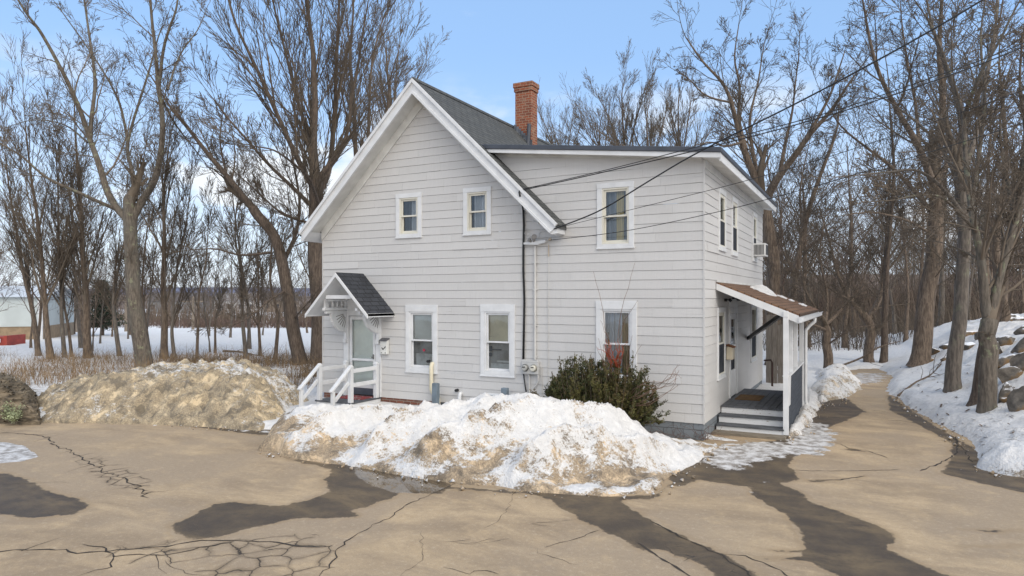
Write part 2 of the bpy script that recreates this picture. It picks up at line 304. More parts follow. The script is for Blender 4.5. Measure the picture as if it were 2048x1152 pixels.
# ------------------------------------------------------------------ mesh building
ORG = {}
def org(o):
    while o is not None:
        if o.name in ORG: return ORG[o.name]
        o = o.parent
    return np.zeros(3)
def tag(o, label=None, cat=None, group=None, kind=None):
    if label: o['label'] = label
    if cat: o['category'] = cat
    if group: o['group'] = group
    if kind: o['kind'] = kind
    return o
def thing(name, label, cat, loc, group=None):
    o = bpy.data.objects.new(name, None); COL.objects.link(o); o.empty_display_size = .2
    o.location = tuple(loc); ORG[o.name] = np.array(loc, float); return tag(o, label, cat, group)
def link_mesh(name, me, mats, parent):
    o = bpy.data.objects.new(name, me); COL.objects.link(o)
    for m in (mats if isinstance(mats, (list, tuple)) else [mats]): me.materials.append(m)
    if parent is not None: o.parent = parent
    return o
class MB:
    def __init__(s): s.v = []; s.f = []; s.mi = []; s.tint = []
    def quad(s, *p, mi=0, t=.5):
        k = len(s.v); s.v += [tuple(map(float, q)) for q in p]; s.f.append(tuple(range(k, k+len(p)))); s.mi.append(mi); s.tint += [t]*len(p)
    def hexa(s, c, mi=0, t=.5):            # 8 corners: bottom 4 (ccw), top 4
        k = len(s.v); s.v += [tuple(map(float, q)) for q in c]; s.tint += [t]*8
        for f in ((0, 3, 2, 1), (4, 5, 6, 7), (0, 1, 5, 4), (1, 2, 6, 5), (2, 3, 7, 6), (3, 0, 4, 7)):
            s.f.append(tuple(k+i for i in f)); s.mi.append(mi)
    def box(s, a, b, mi=0, t=.5):
        (x0, y0, z0), (x1, y1, z1) = a, b
        s.hexa([(x0, y0, z0), (x1, y0, z0), (x1, y1, z0), (x0, y1, z0), (x0, y0, z1), (x1, y0, z1), (x1, y1, z1), (x0, y1, z1)], mi, t)
    def beam(s, p, q, w, h, up=(0, 0, 1), mi=0):
        p = np.array(p, float); q = np.array(q, float); d = q-p; d /= np.linalg.norm(d)
        u = np.array(up, float); sdv = np.cross(d, u); sdv /= np.linalg.norm(sdv); u = np.cross(sdv, d)
        a, c = sdv*w/2, u*h/2
        s.hexa([p-a-c, p+a-c, q+a-c, q-a-c, p-a+c, p+a+c, q+a+c, q-a+c], mi)
    def prism(s, poly, off, mi=0):         # polygon extruded by a vector
        k = len(s.v); n = len(poly); off = np.array(off, float)
        s.v += [tuple(map(float, q)) for q in poly]+[tuple(np.array(q, float)+off) for q in poly]; s.tint += [.5]*(2*n)
        s.f.append(tuple(range(k, k+n))); s.f.append(tuple(range(k+2*n-1, k+n-1, -1))); s.mi += [mi, mi]
        for i in range(n):
            j = (i+1) % n; s.f.append((k+i, k+n+i, k+n+j, k+j)); s.mi.append(mi)
    def tube(s, pts, r, n=8, mi=0, cap=True):
        pts = np.array(pts, float); rs = np.full(len(pts), r) if np.isscalar(r) else np.array(r, float)
        T = np.gradient(pts, axis=0); T /= np.linalg.norm(T, axis=1)[:, None]+1e-12
        ref = np.array([0, 0, 1.]) if abs(T[0][2]) < .9 else np.array([1., 0, 0]); k = len(s.v)
        for p, t, rr in zip(pts, T, rs):
            a = np.cross(t, ref); a /= np.linalg.norm(a)+1e-12; b = np.cross(t, a); ref = np.cross(a, t)
            for i in range(n):
                an = 2*math.pi*i/n; s.v.append(tuple(p+rr*(a*math.cos(an)+b*math.sin(an)))); s.tint.append(.5)
        for j in range(len(pts)-1):
            for i in range(n):
                i2 = (i+1) % n; s.f.append((k+j*n+i, k+j*n+i2, k+(j+1)*n+i2, k+(j+1)*n+i)); s.mi.append(mi)
        if cap:
            s.f.append(tuple(k+i for i in range(n))[::-1]); s.f.append(tuple(k+(len(pts)-1)*n+i for i in range(n))); s.mi += [mi, mi]
    def build(s, name, mats, parent=None, bevel=0., smooth=False, recalc=True):
        o0 = org(parent); me = bpy.data.meshes.new(name)
        me.from_pydata([tuple(np.array(v)-o0) for v in s.v], [], s.f); me.polygons.foreach_set('material_index', s.mi)
        a = me.attributes.new('tint', 'FLOAT', 'POINT'); a.data.foreach_set('value', s.tint)
        if recalc:
            bm = bmesh.new(); bm.from_mesh(me); bmesh.ops.recalc_face_normals(bm, faces=bm.faces); bm.to_mesh(me); bm.free()
        if smooth: me.polygons.foreach_set('use_smooth', [True]*len(me.polygons))
        o = link_mesh(name, me, mats, parent)
        if bevel:
            md = o.modifiers.new('bevel', 'BEVEL'); md.width = bevel; md.segments = 1; md.limit_method = 'ANGLE'
        return o
def np_mesh(name, V, F, mats, parent=None, smooth=False, attrs=None, mi=None):
    """fast mesh from numpy arrays; F is (n,4) or (n,3)"""
    me = bpy.data.meshes.new(name); V = np.asarray(V, np.float32); F = np.asarray(F, np.int32); n, k = F.shape
    me.vertices.add(len(V)); me.vertices.foreach_set('co', V.ravel()); me.loops.add(n*k); me.loops.foreach_set('vertex_index', F.ravel())
    me.polygons.add(n); me.polygons.foreach_set('loop_start', np.arange(n, dtype=np.int32)*k)
    if mi is not None: me.polygons.foreach_set('material_index', np.asarray(mi, np.int32))
    if smooth: me.polygons.foreach_set('use_smooth', np.ones(n, bool))
    for an, arr in (attrs or {}).items():
        a = me.attributes.new(an, 'FLOAT', 'POINT'); a.data.foreach_set('value', np.asarray(arr, np.float32))
    me.update(calc_edges=True); me.validate()
    return link_mesh(name, me, mats, parent)
def grid_mesh(name, xs, ys, Z, mats, parent=None, attrs=None, keep=None, loc=(0, 0, 0)):
    nx, ny = len(xs), len(ys); X, Y = np.meshgrid(xs, ys, indexing='ij'); l = np.array(loc)
    V = np.stack([X-l[0], Y-l[1], Z-l[2]], -1).reshape(-1, 3); I = np.arange(nx*ny).reshape(nx, ny)
    F = np.stack([I[:-1, :-1], I[1:, :-1], I[1:, 1:], I[:-1, 1:]], -1).reshape(-1, 4); at = {k: a.ravel() for k, a in (attrs or {}).items()}
    if keep is not None:
        kf = keep.ravel()[F].any(1); F = F[kf]; u, inv = np.unique(F, return_inverse=True); F = inv.reshape(-1, 4); V = V[u]; at = {k: a[u] for k, a in at.items()}
    return np_mesh(name, V, F, mats, parent, True, at)

# ------------------------------------------------------------------ ground: paved lot and drive, snow cover, hills
M_SNOW = m_snow('clean_snow', .28, slope=.0, fleck=.35)
M_ASPH = m_asphalt()
# outline of the bare paving (picture points carried onto the ground)
PAVED_PX = [(-900, 846), (0, 845), (80, 845), (300, 847), (420, 853), (545, 862), (620, 862), (900, 850), (1300, 862), (1400, 880), (1500, 886), (1566, 884), (1592, 872), (1612, 846), (1634, 828),
            (1640, 806), (1690, 797), (1712, 783), (1712, 766), (1700, 752), (1702, 740), (1750, 738), (1778, 752), (1776, 768), (1768, 786), (1790, 797), (1832, 826), (1882, 854), (1928, 878),
            (1956, 908), (1944, 930), (1990, 946), (2048, 957), (2200, 985), (2700, 1060)]
PAVED = [tuple(gd(x, y)[:2]) for x, y in PAVED_PX]+[(9, -14), (9, -60), (-70, -60), (-70, -20)]
EDGE_R = [tuple(gd(x, y)[:2]) for x, y in [(2700, 1060), (2048, 957), (1944, 930), (1928, 878), (1882, 854), (1832, 826), (1790, 797), (1768, 786), (1778, 752)]]
EDGE_R = [(9, -40)]+EDGE_R+[(3.2, 24), (1.5, 40)]
def hill(X, Y):
    """the bank that climbs away beyond the drive"""
    s = seg_dist(X, Y, EDGE_R, False)
    xe = np.interp(Y, [p[1] for p in EDGE_R], [p[0] for p in EDGE_R])
    s = np.where(X > xe, s, 0)
    steep = sstep(-1, 6, Y)
    h = .26*np.minimum(s, 1.25)+np.maximum(s-1.25, 0)*(.22+.44*steep)
    top = 3.2-1.4*sstep(14, 30, Y)
    h = top*(1-np.exp(-h/top*1.15))
    return h*(1-sstep(26, 45, Y))
def far_drop(X, Y): 
    d = (X-CAM[0])*FW[0]+(Y-CAM[1])*FW[1]
    
    w = sstep(2, -14, (X-CAM[0])*RT[0]+(Y-CAM[1])*RT[1])
    return -1.2*sstep(33, 105, d)*w
def snow_h(X, Y):
    D = sdf(X, Y, PAVED)
    e = D+fbm(X*2.3, Y*2.3, 4)*.42
    h = -.10+sstep(-.10, .40, e)*.24+sstep(.4, 2.0, e)*.06
    h = h+(fbm(X*.7, Y*.7, 4)*.16+fbm(X*4.1, Y*4.1, 3)*.07)*sstep(.0, 1.2, D)
    hl = hill(X, Y); h = h+hl+(fbm(X*1.1+9, Y*1.1, 4)*.55)*sstep(.25, 1.2, hl)+fbm(X*3+3, Y*3, 3)*.16*sstep(.05, .5, hl)
    h = np.where((X > -.3) & (X < 1.46) & (Y > .3) & (Y < 4.9), -.08, h)
    return h+far_drop(X, Y)
def ax(lo, hi, step, far_lo, far_hi, g=1.22):
    a = list(np.arange(lo, hi+step/2, step)); s = step; x = lo
    L_ = []
    while x > far_lo: s *= g; x -= s; L_.append(x)
    s = step; x = hi; R_ = []
    while x < far_hi: s *= g; x += s; R_.append(x)
    return np.array(L_[::-1]+a+R_)
def build_ground():
    xs = ax(-15.5, 11., .095, -3000, 3000); ys = ax(-5.5, 19., .095, -300, 4000)
    X, Y = np.meshgrid(xs, ys, indexing='ij')
    far = np.maximum(np.maximum(np.abs(X+2)-26, np.abs(Y-6)-26), 0)
    Z = snow_h(X, Y)
    o = grid_mesh('snow_ground', xs, ys, Z, M_SNOW); tag(o, kind='structure')
    o['label'] = 'old white snow lying over the ground round the house and over the far field'
    # paving sheet
    xs = ax(-11.5, 8., .075, -70, 12, 1.3); ys = ax(-9.5, 12, .075, -60, 30, 1.3)
    X, Y = np.meshgrid(xs, ys, indexing='ij'); A = {k: np.full(X.shape, 0.) for k in ('wet', 'water', 'craze', 'ice')}
    def paint(key, px, soft=.35, amt=1.):
        P = [tuple(gd(x, y)[:2]) for x, y in px]; D = sdf(X, Y, P)
        A[key] = np.maximum(A[key], amt*np.clip(.5-D/soft, 0, 1))
    W = lambda *p, soft=.30, amt=1.: paint('wet', p, soft, amt)
    W((-140, 930), (0, 946), (40, 953), (100, 984), (160, 999), (173, 1012), (150, 1028), (60, 1037), (20, 1030), (-140, 1010))
    W((660, 920), (700, 925), (740, 938), (800, 945), (850, 953), (885, 962), (906, 968), (880, 988), (800, 985), (790, 992), (735, 1013), (700, 1022), (712, 1032), (680, 1037), (600, 1036), (520, 1051), (450, 1071), (400, 1078), (358, 1070), (345, 1050), (385, 1031), (430, 1008), (470, 1003), (560, 1013), (620, 1000), (660, 985), (650, 960), (668, 945))
    W((1050, 982), (1120, 985), (1215, 990), (1240, 1003), (1260, 1016), (1310, 1045), (1400, 1090), (1450, 1110), (1500, 1140), (1545, 1170), (1450, 1170), (1400, 1125), (1330, 1100), (1290, 1100), (1240, 1075), (1180, 1050), (1130, 1020), (1100, 1000))
    W((1500, 960), (1560, 966), (1600, 985), (1622, 1006), (1700, 1030), (1735, 1045), (1780, 1065), (1795, 1080), (1775, 1100), (1830, 1125), (1910, 1156), (1690, 1156), (1605, 1115), (1610, 1085), (1592, 1050), (1575, 1030), (1535, 1010), (1505, 990))
    W((1330, 948), (1400, 918), (1480, 890), (1560, 880), (1640, 840), (1640, 880), (1590, 915), (1575, 930), (1600, 958), (1560, 968), (1480, 972), (1400, 958), (1350, 975))
    W((1625, 803), (1690, 795), (1730, 824), (1690, 842), (1640, 860), (1615, 850))
    W((1775, 790), (1800, 805), (1850, 840), (1905, 872), (1960, 905), (1950, 935), (2048, 955), (2300, 1000), (2300, 1020), (2048, 986), (1960, 966), (1880, 946), (1905, 915), (1902, 885), (1860, 862), (1810, 835), (1780, 820))
    W((320, 846), (420, 850), (560, 858), (570, 872), (500, 868), (420, 858), soft=.5)
    W((520, 905), (640, 925), (760, 950), (900, 972), (1050, 982), (1190, 992), (1310, 990), (1350, 960), (1310, 1000), (1190, 1000), (1060, 990), (880, 978), (740, 955), (620, 930), (515, 905), soft=.3, amt=.8)  # dark outline of the bank's foot: contact shade painted through the wet mask
    for q in [((1520, 1100), (1640, 1098), (1600, 1108)), ((1920, 1058), (2048, 1060), (1990, 1066)), ((1920, 1092), (2048, 1090), (1990, 1096)), ((1480, 1118), (1640, 1110), (1650, 1125)), ((1700, 895), (1740, 905), (1690, 900)), ((1590, 960), (1700, 962), (1730, 952), (1640, 966))]: W(*q, soft=.2, amt=.75)
    paint('water', [(706, 932), (760, 940), (800, 947), (880, 960), (908, 969), (862, 988), (790, 986), (745, 972), (715, 955)], .3)
    paint('craze', [(190, 1095), (330, 1085), (480, 1078), (600, 1070), (668, 1085), (668, 1130), (645, 1160), (450, 1160), (370, 1130), (230, 1120)], .5)
    paint('craze', [(1330, 1085), (1420, 1100), (1480, 1150), (1380, 1130)], .4)
    paint('craze', [(185, 905), (300, 958), (300, 992), (215, 972), (140, 915)], .3, .9)
    I = lambda *p, soft=.8, amt=1.: paint('ice', p, soft, amt)
    I((1400, 925), (1430, 895), (1490, 884), (1580, 884), (1600, 905), (1560, 915), (1500, 930), (1450, 940))
    I((1570, 885), (1620, 842), (1650, 850), (1670, 870), (1670, 890), (1640, 910), (1580, 908))
    I((1690, 745), (1790, 745), (1780, 765), (1700, 775), amt=.62)
    I((1500, 955), (1545, 965), (1520, 1000), (1530, 1050), (1505, 1050), (1500, 990), soft=.4, amt=.45)
    I((-300, 880), (0, 885), (40, 892), (69, 914), (40, 922), (0, 925), (-300, 930), soft=.2, amt=2.4)
    I((300, 850), (420, 852), (560, 862), (540, 868), (420, 858), soft=.6, amt=.7)
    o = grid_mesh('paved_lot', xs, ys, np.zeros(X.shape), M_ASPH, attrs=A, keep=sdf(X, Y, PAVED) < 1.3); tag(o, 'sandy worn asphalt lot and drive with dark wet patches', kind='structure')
    # crack lines: thin dark ribbons 4 mm above the paving
    rs = np.random.RandomState(3); V = []; F = []
    def crack(px, w, jit=.03, branch=0.):
        P = np.array([gd(x, y)[:2] for x, y in px]); Q = []
        for a, b in zip(P[:-1], P[1:]):
            n = max(2, int(np.hypot(*(b-a))/.09)); t = np.linspace(0, 1, n, endpoint=False)[:, None]; Q.append(a+(b-a)*t)
        Q = np.vstack(Q+[P[-1:]]); Q[1:-1] += np.cumsum(rs.randn(len(Q)-2, 2)*jit*.35, 0)*.35+rs.randn(len(Q)-2, 2)*jit*.5
        T = np.gradient(Q, axis=0); T /= np.hypot(T[:, 0], T[:, 1])[:, None]+1e-9; N_ = np.stack([-T[:, 1], T[:, 0]], 1)
        w *= .48; ww = w*(.35+rs.rand(len(Q))*1.3); ww[0] *= .2; ww[-1] *= .2; k = len(V)
        for q, n_, w_ in zip(Q, N_, ww): V.append((*(q+n_*w_/2), .004)); V.append((*(q-n_*w_/2), .004))
        for i in range(len(Q)-1): F.append((k+2*i, k+2*i+1, k+2*i+3, k+2*i+2))
        if branch:
            branch *= .35
            for i in range(3, len(Q)-3):
                if rs.rand() < branch:
                    an = rs.choice([-1, 1])*(.6+rs.rand()*.7); d = np.array([T[i][0]*math.cos(an)-T[i][1]*math.sin(an), T[i][0]*math.sin(an)+T[i][1]*math.cos(an)])
                    l = .15+rs.rand()*.5; B = [Q[i]+d*l*t+rs.randn(2)*.02 for t in (0, .35, .7, 1)]; k2 = len(V)
                    for j, q in enumerate(B): n_ = np.array([-d[1], d[0]])*w*.3*(1-j/3.5); V.append((*(q+n_), .004)); V.append((*(q-n_), .004))
                    for j in range(3): F.append((k2+2*j, k2+2*j+1, k2+2*j+3, k2+2*j+2))
    crack([(-60, 866), (30, 866), (70, 869), (100, 875), (120, 893), (150, 906), (186, 926), (215, 945), (240, 952), (262, 962), (280, 972), (290, 984), (297, 996)], .045, .05, .5)
    crack([(-40, 970), (60, 967), (120, 964), (140, 966)], .012)
    crack([(-40, 1110), (25, 1101), (130, 1100), (150, 1107), (220, 1102), (330, 1095), (400, 1082), (480, 1084), (540, 1082), (590, 1090), (665, 1092)], .045, .035, .16)
    crack([(163, 1088), (210, 1098), (230, 1112), (330, 1108), (400, 1094), (470, 1082)], .035, .04, .1)
    crack([(228, 1112), (222, 1134), (190, 1142), (155, 1152)], .026, .03)
    crack([(330, 1120), (340, 1132), (370, 1145), (420, 1152)], .012)
    crack([(1085, 858), (905, 968), (860, 990), (810, 1010), (772, 1040), (735, 1057), (690, 1086), (665, 1105), (662, 1125), (650, 1140), (636, 1156)], .028, .03, .08)
    crack([(1035, 975), (1022, 1000), (1010, 1025), (985, 1048), (965, 1058)], .010); crack([(845, 1060), (846, 1120), (810, 1140), (800, 1156)], .009)
    crack([(1090, 1096), (1110, 1090), (1150, 1077), (1200, 1060)], .018, .04); crack([(1275, 1086), (1330, 1120), (1395, 1160)], .05, .015)
    crack([(1440, 1108), (1490, 1112), (1560, 1140), (1585, 1160)], .03, .02); crack([(1300, 1040), (1380, 1085), (1440, 1112), (1510, 1160)], .05, .04, .1)
    crack([(1585, 941), (1650, 942), (1720, 941), (1800, 940)], .03, .015); crack([(1630, 960), (1680, 960), (1730, 952)], .045, .02)
    crack([(1668, 884), (1700, 897), (1735, 902), (1775, 916)], .025); crack([(1600, 833), (1700, 836), (1800, 842), (1850, 850)], .035, .02); crack([(1650, 815), (1760, 822), (1830, 832)], .025)
    crack([(1912, 873), (1913, 905), (1890, 922), (1840, 942)], .05, .02); crack([(1900, 868), (1930, 900), (1945, 925)], .04, .03, .2)
    for x0 in (875, 905, 935): crack([(x0, 1070+rs.rand()*20), (x0+30, 1085), (x0+60+rs.rand()*30, 1078)], .010, .05, .3)
    crack([(885, 1135), (930, 1148), (975, 1140), (1000, 1150)], .014, .05, .2); crack([(1075, 1098), (1090, 1112), (1130, 1125), (1155, 1130)], .014, .05, .25); crack([(1100, 1052), (1060, 1048), (1090, 1046), (1150, 1040)], .012, .04, .2)
    mc = plain('crack_dirt', (.045, .036, .028), .95, .3)
    o = np_mesh('pavement_cracks', np.array(V), np.array(F), mc); tag(o, 'thin dark cracks wandering across the sandy asphalt', kind='stuff')
    # low wooded hills beyond the field
    xs = np.linspace(-2600, 2600, 180); V = []; 
    def ridge(name, d0, d1, h0, amp, seed, mat, lab, rise=0.):
        n = 220; u = np.linspace(-1.5, 1.5, n); rows = 14; Vv = []
        for j in range(rows):
            t = j/(rows-1); hh = h0+rise*sstep(.12, .5, u); d = d0+(d1-d0)*t; P = CAM[None, :2]+FW[None, :2]*d+RT[None, :2]*(u*d)[:, None]
            h = (hh+fbm(u*3.1+seed, np.full(n, seed+t*.7), 5)*amp*2+fbm(u*60, np.full(n, t*9+seed), 2)*amp*.12)*sstep(0, .75, np.full(n, t))-2.4
            Vv.append(np.column_stack([P, h]))
        Vv = np.vstack(Vv); I = np.arange(rows*n).reshape(rows, n); F_ = np.stack([I[:-1, :-1], I[:-1, 1:], I[1:, 1:], I[1:, :-1]], -1).reshape(-1, 4)
        o = np_mesh(name, Vv, F_, mat, None, True); tag(o, lab, kind='structure')
    ridge('wooded_hills', 190, 420, 6.5, 2.4, 2.2, m_wood('near_hill_wood', (.135, .100, .082), (.225, .175, .145), .05), 'low brown hills of bare woodland beyond the snowy field', 11.)
    ridge('distant_hills', 900, 1500, 27, 10., 8.1, m_wood('hazed_hill_wood', (.115, .13, .20), (.17, .18, .25), .02), 'wooded hills on the horizon, coloured blue for distant haze')  # air haze over the far woods is put into their blue colour
def m_wood(name, c1, c2, s):
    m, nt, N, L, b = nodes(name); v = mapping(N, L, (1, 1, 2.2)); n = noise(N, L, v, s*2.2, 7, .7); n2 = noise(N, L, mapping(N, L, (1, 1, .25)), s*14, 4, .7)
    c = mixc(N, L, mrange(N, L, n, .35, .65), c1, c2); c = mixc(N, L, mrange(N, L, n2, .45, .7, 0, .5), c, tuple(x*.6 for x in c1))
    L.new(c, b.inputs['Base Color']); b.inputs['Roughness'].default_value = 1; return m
build_ground()
def hz(x, y):
    """height of the snow at one spot"""
    return float(snow_h(np.array([[x]]), np.array([[y]]))[0, 0])
def on_hill(px, py):
    """where a ray from the picture meets the snow surface"""
    r = ray(px, py); ts = np.arange(6, 60, .05); P = CAM[None]+r[None]*ts[:, None]; H = snow_h(P[:, 0][:, None], P[:, 1][:, None])[:, 0]
    k = np.argmax(P[:, 2] < H); return P[k] if (P[:, 2] < H).any() else P[-1]

# ------------------------------------------------------------------ ploughed snow banks
def bank(name, label, outline, crest, width, mats, ridge_amp=.10, rib=None, soil=None, step=.05, lump=.14, group=None, world=False, rough=.10):
    """a heap over an outline; crest(X,Y) gives its height, width how far in the face takes to climb"""
    P = [tuple(p) for p in outline] if world else [tuple(gd(x, y)[:2]) for x, y in outline]
    A = np.array(P); lo = A.min(0)-.3; hi = A.max(0)+.3; xs = np.arange(lo[0], hi[0], step); ys = np.arange(lo[1], hi[1], step)
    X, Y = np.meshgrid(xs, ys, indexing='ij'); D = -sdf(X, Y, P)+fbm(X*1.9, Y*1.9, 4)*.30
    w = width(X, Y) if callable(width) else width
    t = np.clip(D/w, 0, 1); prof = np.where(D > 0, 1-(1-t)**2.1, 0)
    h = crest(X, Y)*prof
    env = np.clip(D/.35, 0, 1)
    h = h+env*(fbm(X*1.3+4, Y*1.3, 4)*lump*1.8+(.28-np.abs(fbm(X*2.6, Y*2.6+7, 3))*2.4)*ridge_amp+fbm(X*5.5, Y*5.5, 3)*rough+fbm(X*14, Y*14, 3)*rough*.5)
    if rib is not None: h = h+env*rib(X, Y)*np.clip(D/.5, 0, 1)
    h = np.where(D > -.02, np.maximum(h, .02)-np.clip(.06-D, 0, .06)*1.6, -.08)
    at = {'soil': soil(X, Y, h, D) if soil else np.zeros(X.shape)}
    c = A.mean(0); o = grid_mesh(name, xs, ys, h, mats, None, at, keep=(D > -.06), loc=(c[0], c[1], 0)); o.location = (c[0], c[1], 0)
    return tag(o, label, 'snow bank', group)
M_BANK = m_snow('ploughed_snow', .44, (.36, .27, .17), slope=.55, big=1.5)
M_DIRTY = m_snow('sandy_snow', .62, (.36, .285, .18), slope=.25, big=.9)
FRONT = [(512, 903), (600, 917), (700, 933), (780, 950), (900, 966), (1000, 975), (1080, 985), (1200, 992), (1308, 990), (1345, 955), (1390, 930), (1440, 893), (1425, 880)]
def front_crest(X, Y):
    return np.interp(X, [-8.5, -7.2, -6, -4.6, -3.4, -2.4, -1.4, -.6, .1, .6], [.62, .58, .48, .46, .68, .80, .72, .52, .32, .2])*(1-.40*sstep(-3.7, -2.0, Y)*(X < -5))*(1-.45*sstep(-1.8, -.4, Y))
def rib(X, Y):
    return (ribr(X, Y)-.42)*.52*sstep(-.9, -2.4, Y)*sstep(-7.6, -6.0, X)
def ribr(X, Y):
    u = X*.82-Y*.57+fbm(X*.8, Y*.8, 3)*.9; r = np.abs(((u*.78) % 1)-.5)*2; return r**1.7
bank('snow_bank', 'ploughed white snow bank with sandy face in front of the shrub', [tuple(gd(x, y)[:2]) for x, y in FRONT]+[(.25, -.28), (-2, -.12), (-6, -.12), (-7.6, -.5), (-7.9, -1.9)]+[tuple(gd(x, y)[:2]) for x, y in ((650, 838), (600, 845), (562, 858), (535, 880))],
     front_crest, lambda X, Y: np.interp(X, [-9, -6, -4, -1, 1], [.62, .7, 1.2, 1.75, 1.0]), M_BANK, .12, rib,
     lambda X, Y, h, D: np.clip(1.15-h/.44, 0, 1)*.95*(1-1.7*np.clip(ribr(X, Y), 0, 1)**.6*sstep(-7.6, -6.0, X))*(D < 1.5)+.45*sstep(-5.0, -7.5, X)*sstep(.9, .3, D)-.30*sstep(.35, .65, h)-.35*sstep(-3.4, -1.4, Y), world=True, step=.035, rough=.085, lump=.11)
LEFT = [(84, 846), (200, 848), (330, 850), (430, 856), (520, 862), (560, 852), (600, 836), (628, 812), (600, 800)]
bank('snow_bank', 'long sand-brown snow bank at the back edge of the lot', [tuple(gd(x, y)[:2]) for x, y in LEFT]+[(-12.0, .4), (-15.5, -.9), (-17.2, -2.6), (-16.2, -4.2)],
     lambda X, Y: np.interp(X*.886+Y*.463, [-15.5, -14.2, -12.8, -11.5, -10.4, -9.4, -8.6], [.62, .80, 1.02, 1.12, 1.0, .82, .45]), 1.5, M_DIRTY, .14, None,
     lambda X, Y, h, D: .40+.25*fbm(X*.9+5, Y*.9, 3)-.30*sstep(.85, 1.2, h)*(D > 1.2)-.35*sstep(-10.6, -9.2, X*.886+Y*.463), world=True, step=.045, lump=.22, rough=.26)
BRUSH = [(-400, 846), (80, 850), (92, 830), (70, 800), (0, 790), (-400, 795)]
bank('soil_heap', 'dark heap of soil and bark at the lot edge beside the sandy snow bank', BRUSH, lambda X, Y: np.full(X.shape, .78), .8,
     plain('soil_and_bark', (.165, .130, .088), .95, .75, 5., 0, 1., 22, (.7, .7, 3)), .25, None, None, step=.07, lump=.2)['category'] = 'soil heap'
SIDE = [(1640, 806), (1690, 797), (1722, 782), (1718, 762), (1700, 745), (1660, 742), (1625, 752), (1612, 790)]
bank('snow_bank', 'small greyish snow bank beside the porch downspout and drive', SIDE, lambda X, Y: np.full(X.shape, .46), .8, m_snow('greying_snow', .5, (.34, .27, .18), slope=.3), .12, step=.06)
PORCHSIDE = [(1566, 884), (1600, 868), (1628, 842), (1640, 812), (1632, 770), (1606, 775), (1600, 810), (1580, 850)]
bank('snow_bank', 'thin icy snow ridge along the foot of the porch lattice', PORCHSIDE, lambda X, Y: np.full(X.shape, .20), .35, m_snow('icy_snow', .42, (.33, .27, .2), slope=.3), .05, step=.04, lump=.06)
RIGHTB = [(1948, 935), (1990, 946), (2048, 958), (2200, 985), (2500, 1030), (2500, 960), (2100, 880), (2000, 880)]
bank('snow_bank', 'lumpy snow bank with soil streaks at the mouth of the drive', RIGHTB, lambda X, Y: np.full(X.shape, .42), .6, m_snow('roadside_snow', .46, (.30, .24, .17), slope=.3), .10, step=.05, lump=.10)

# ------------------------------------------------------------------ the house
M_SID = m_siding()
M_TRIM = plain('white_trim', (.67, .68, .69), .5, .07, 4.)
M_TRIMOLD = plain('weathered_white_trim', (.62, .62, .60), .6, .14, 2.5)
M_CREAM = plain('cream_vinyl', (.66, .64, .56), .45, .06)
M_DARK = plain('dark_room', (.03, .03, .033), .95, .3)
M_GLASS = m_glass(); M_SCREEN = m_screen()
M_METAL = plain('dark_roof_edge', (.055, .062, .078), .45, .2)
M_BLACK = plain('black_rubber', (.012, .012, .013), .45, .2)
M_GREYP = plain('grey_deck_paint', (.085, .092, .105), .6, .35, 6.)
M_BLUEG = plain('blue_grey_paint', (.15, .19, .225), .6, .2, 5.)
M_WALLBRICK = m_brick('old_brick', (.21, .075, .048), (.13, .05, .035), (.26, .21, .17))
M_CHIM = m_brick('chimney_brick', (.29, .085, .040), (.17, .052, .030), (.34, .23, .16), bw=.2, bh=.075)
M_BLOCK = m_brick('painted_block', (.20, .225, .25), (.17, .195, .22), (.13, .145, .16), bw=.4, bh=.2)
M_ROOF = m_shingle('grey_shingle', (.052, .056, .058), (.085, .088, .085), 2, 1.43)
M_HOOD = m_shingle('charcoal_shingle', (.022, .025, .032), (.042, .046, .056), 2, 1.43)
M_PROOF = m_shingle('brown_shingle', (.115, .064, .038), (.175, .098, .055), 0, 1.09)

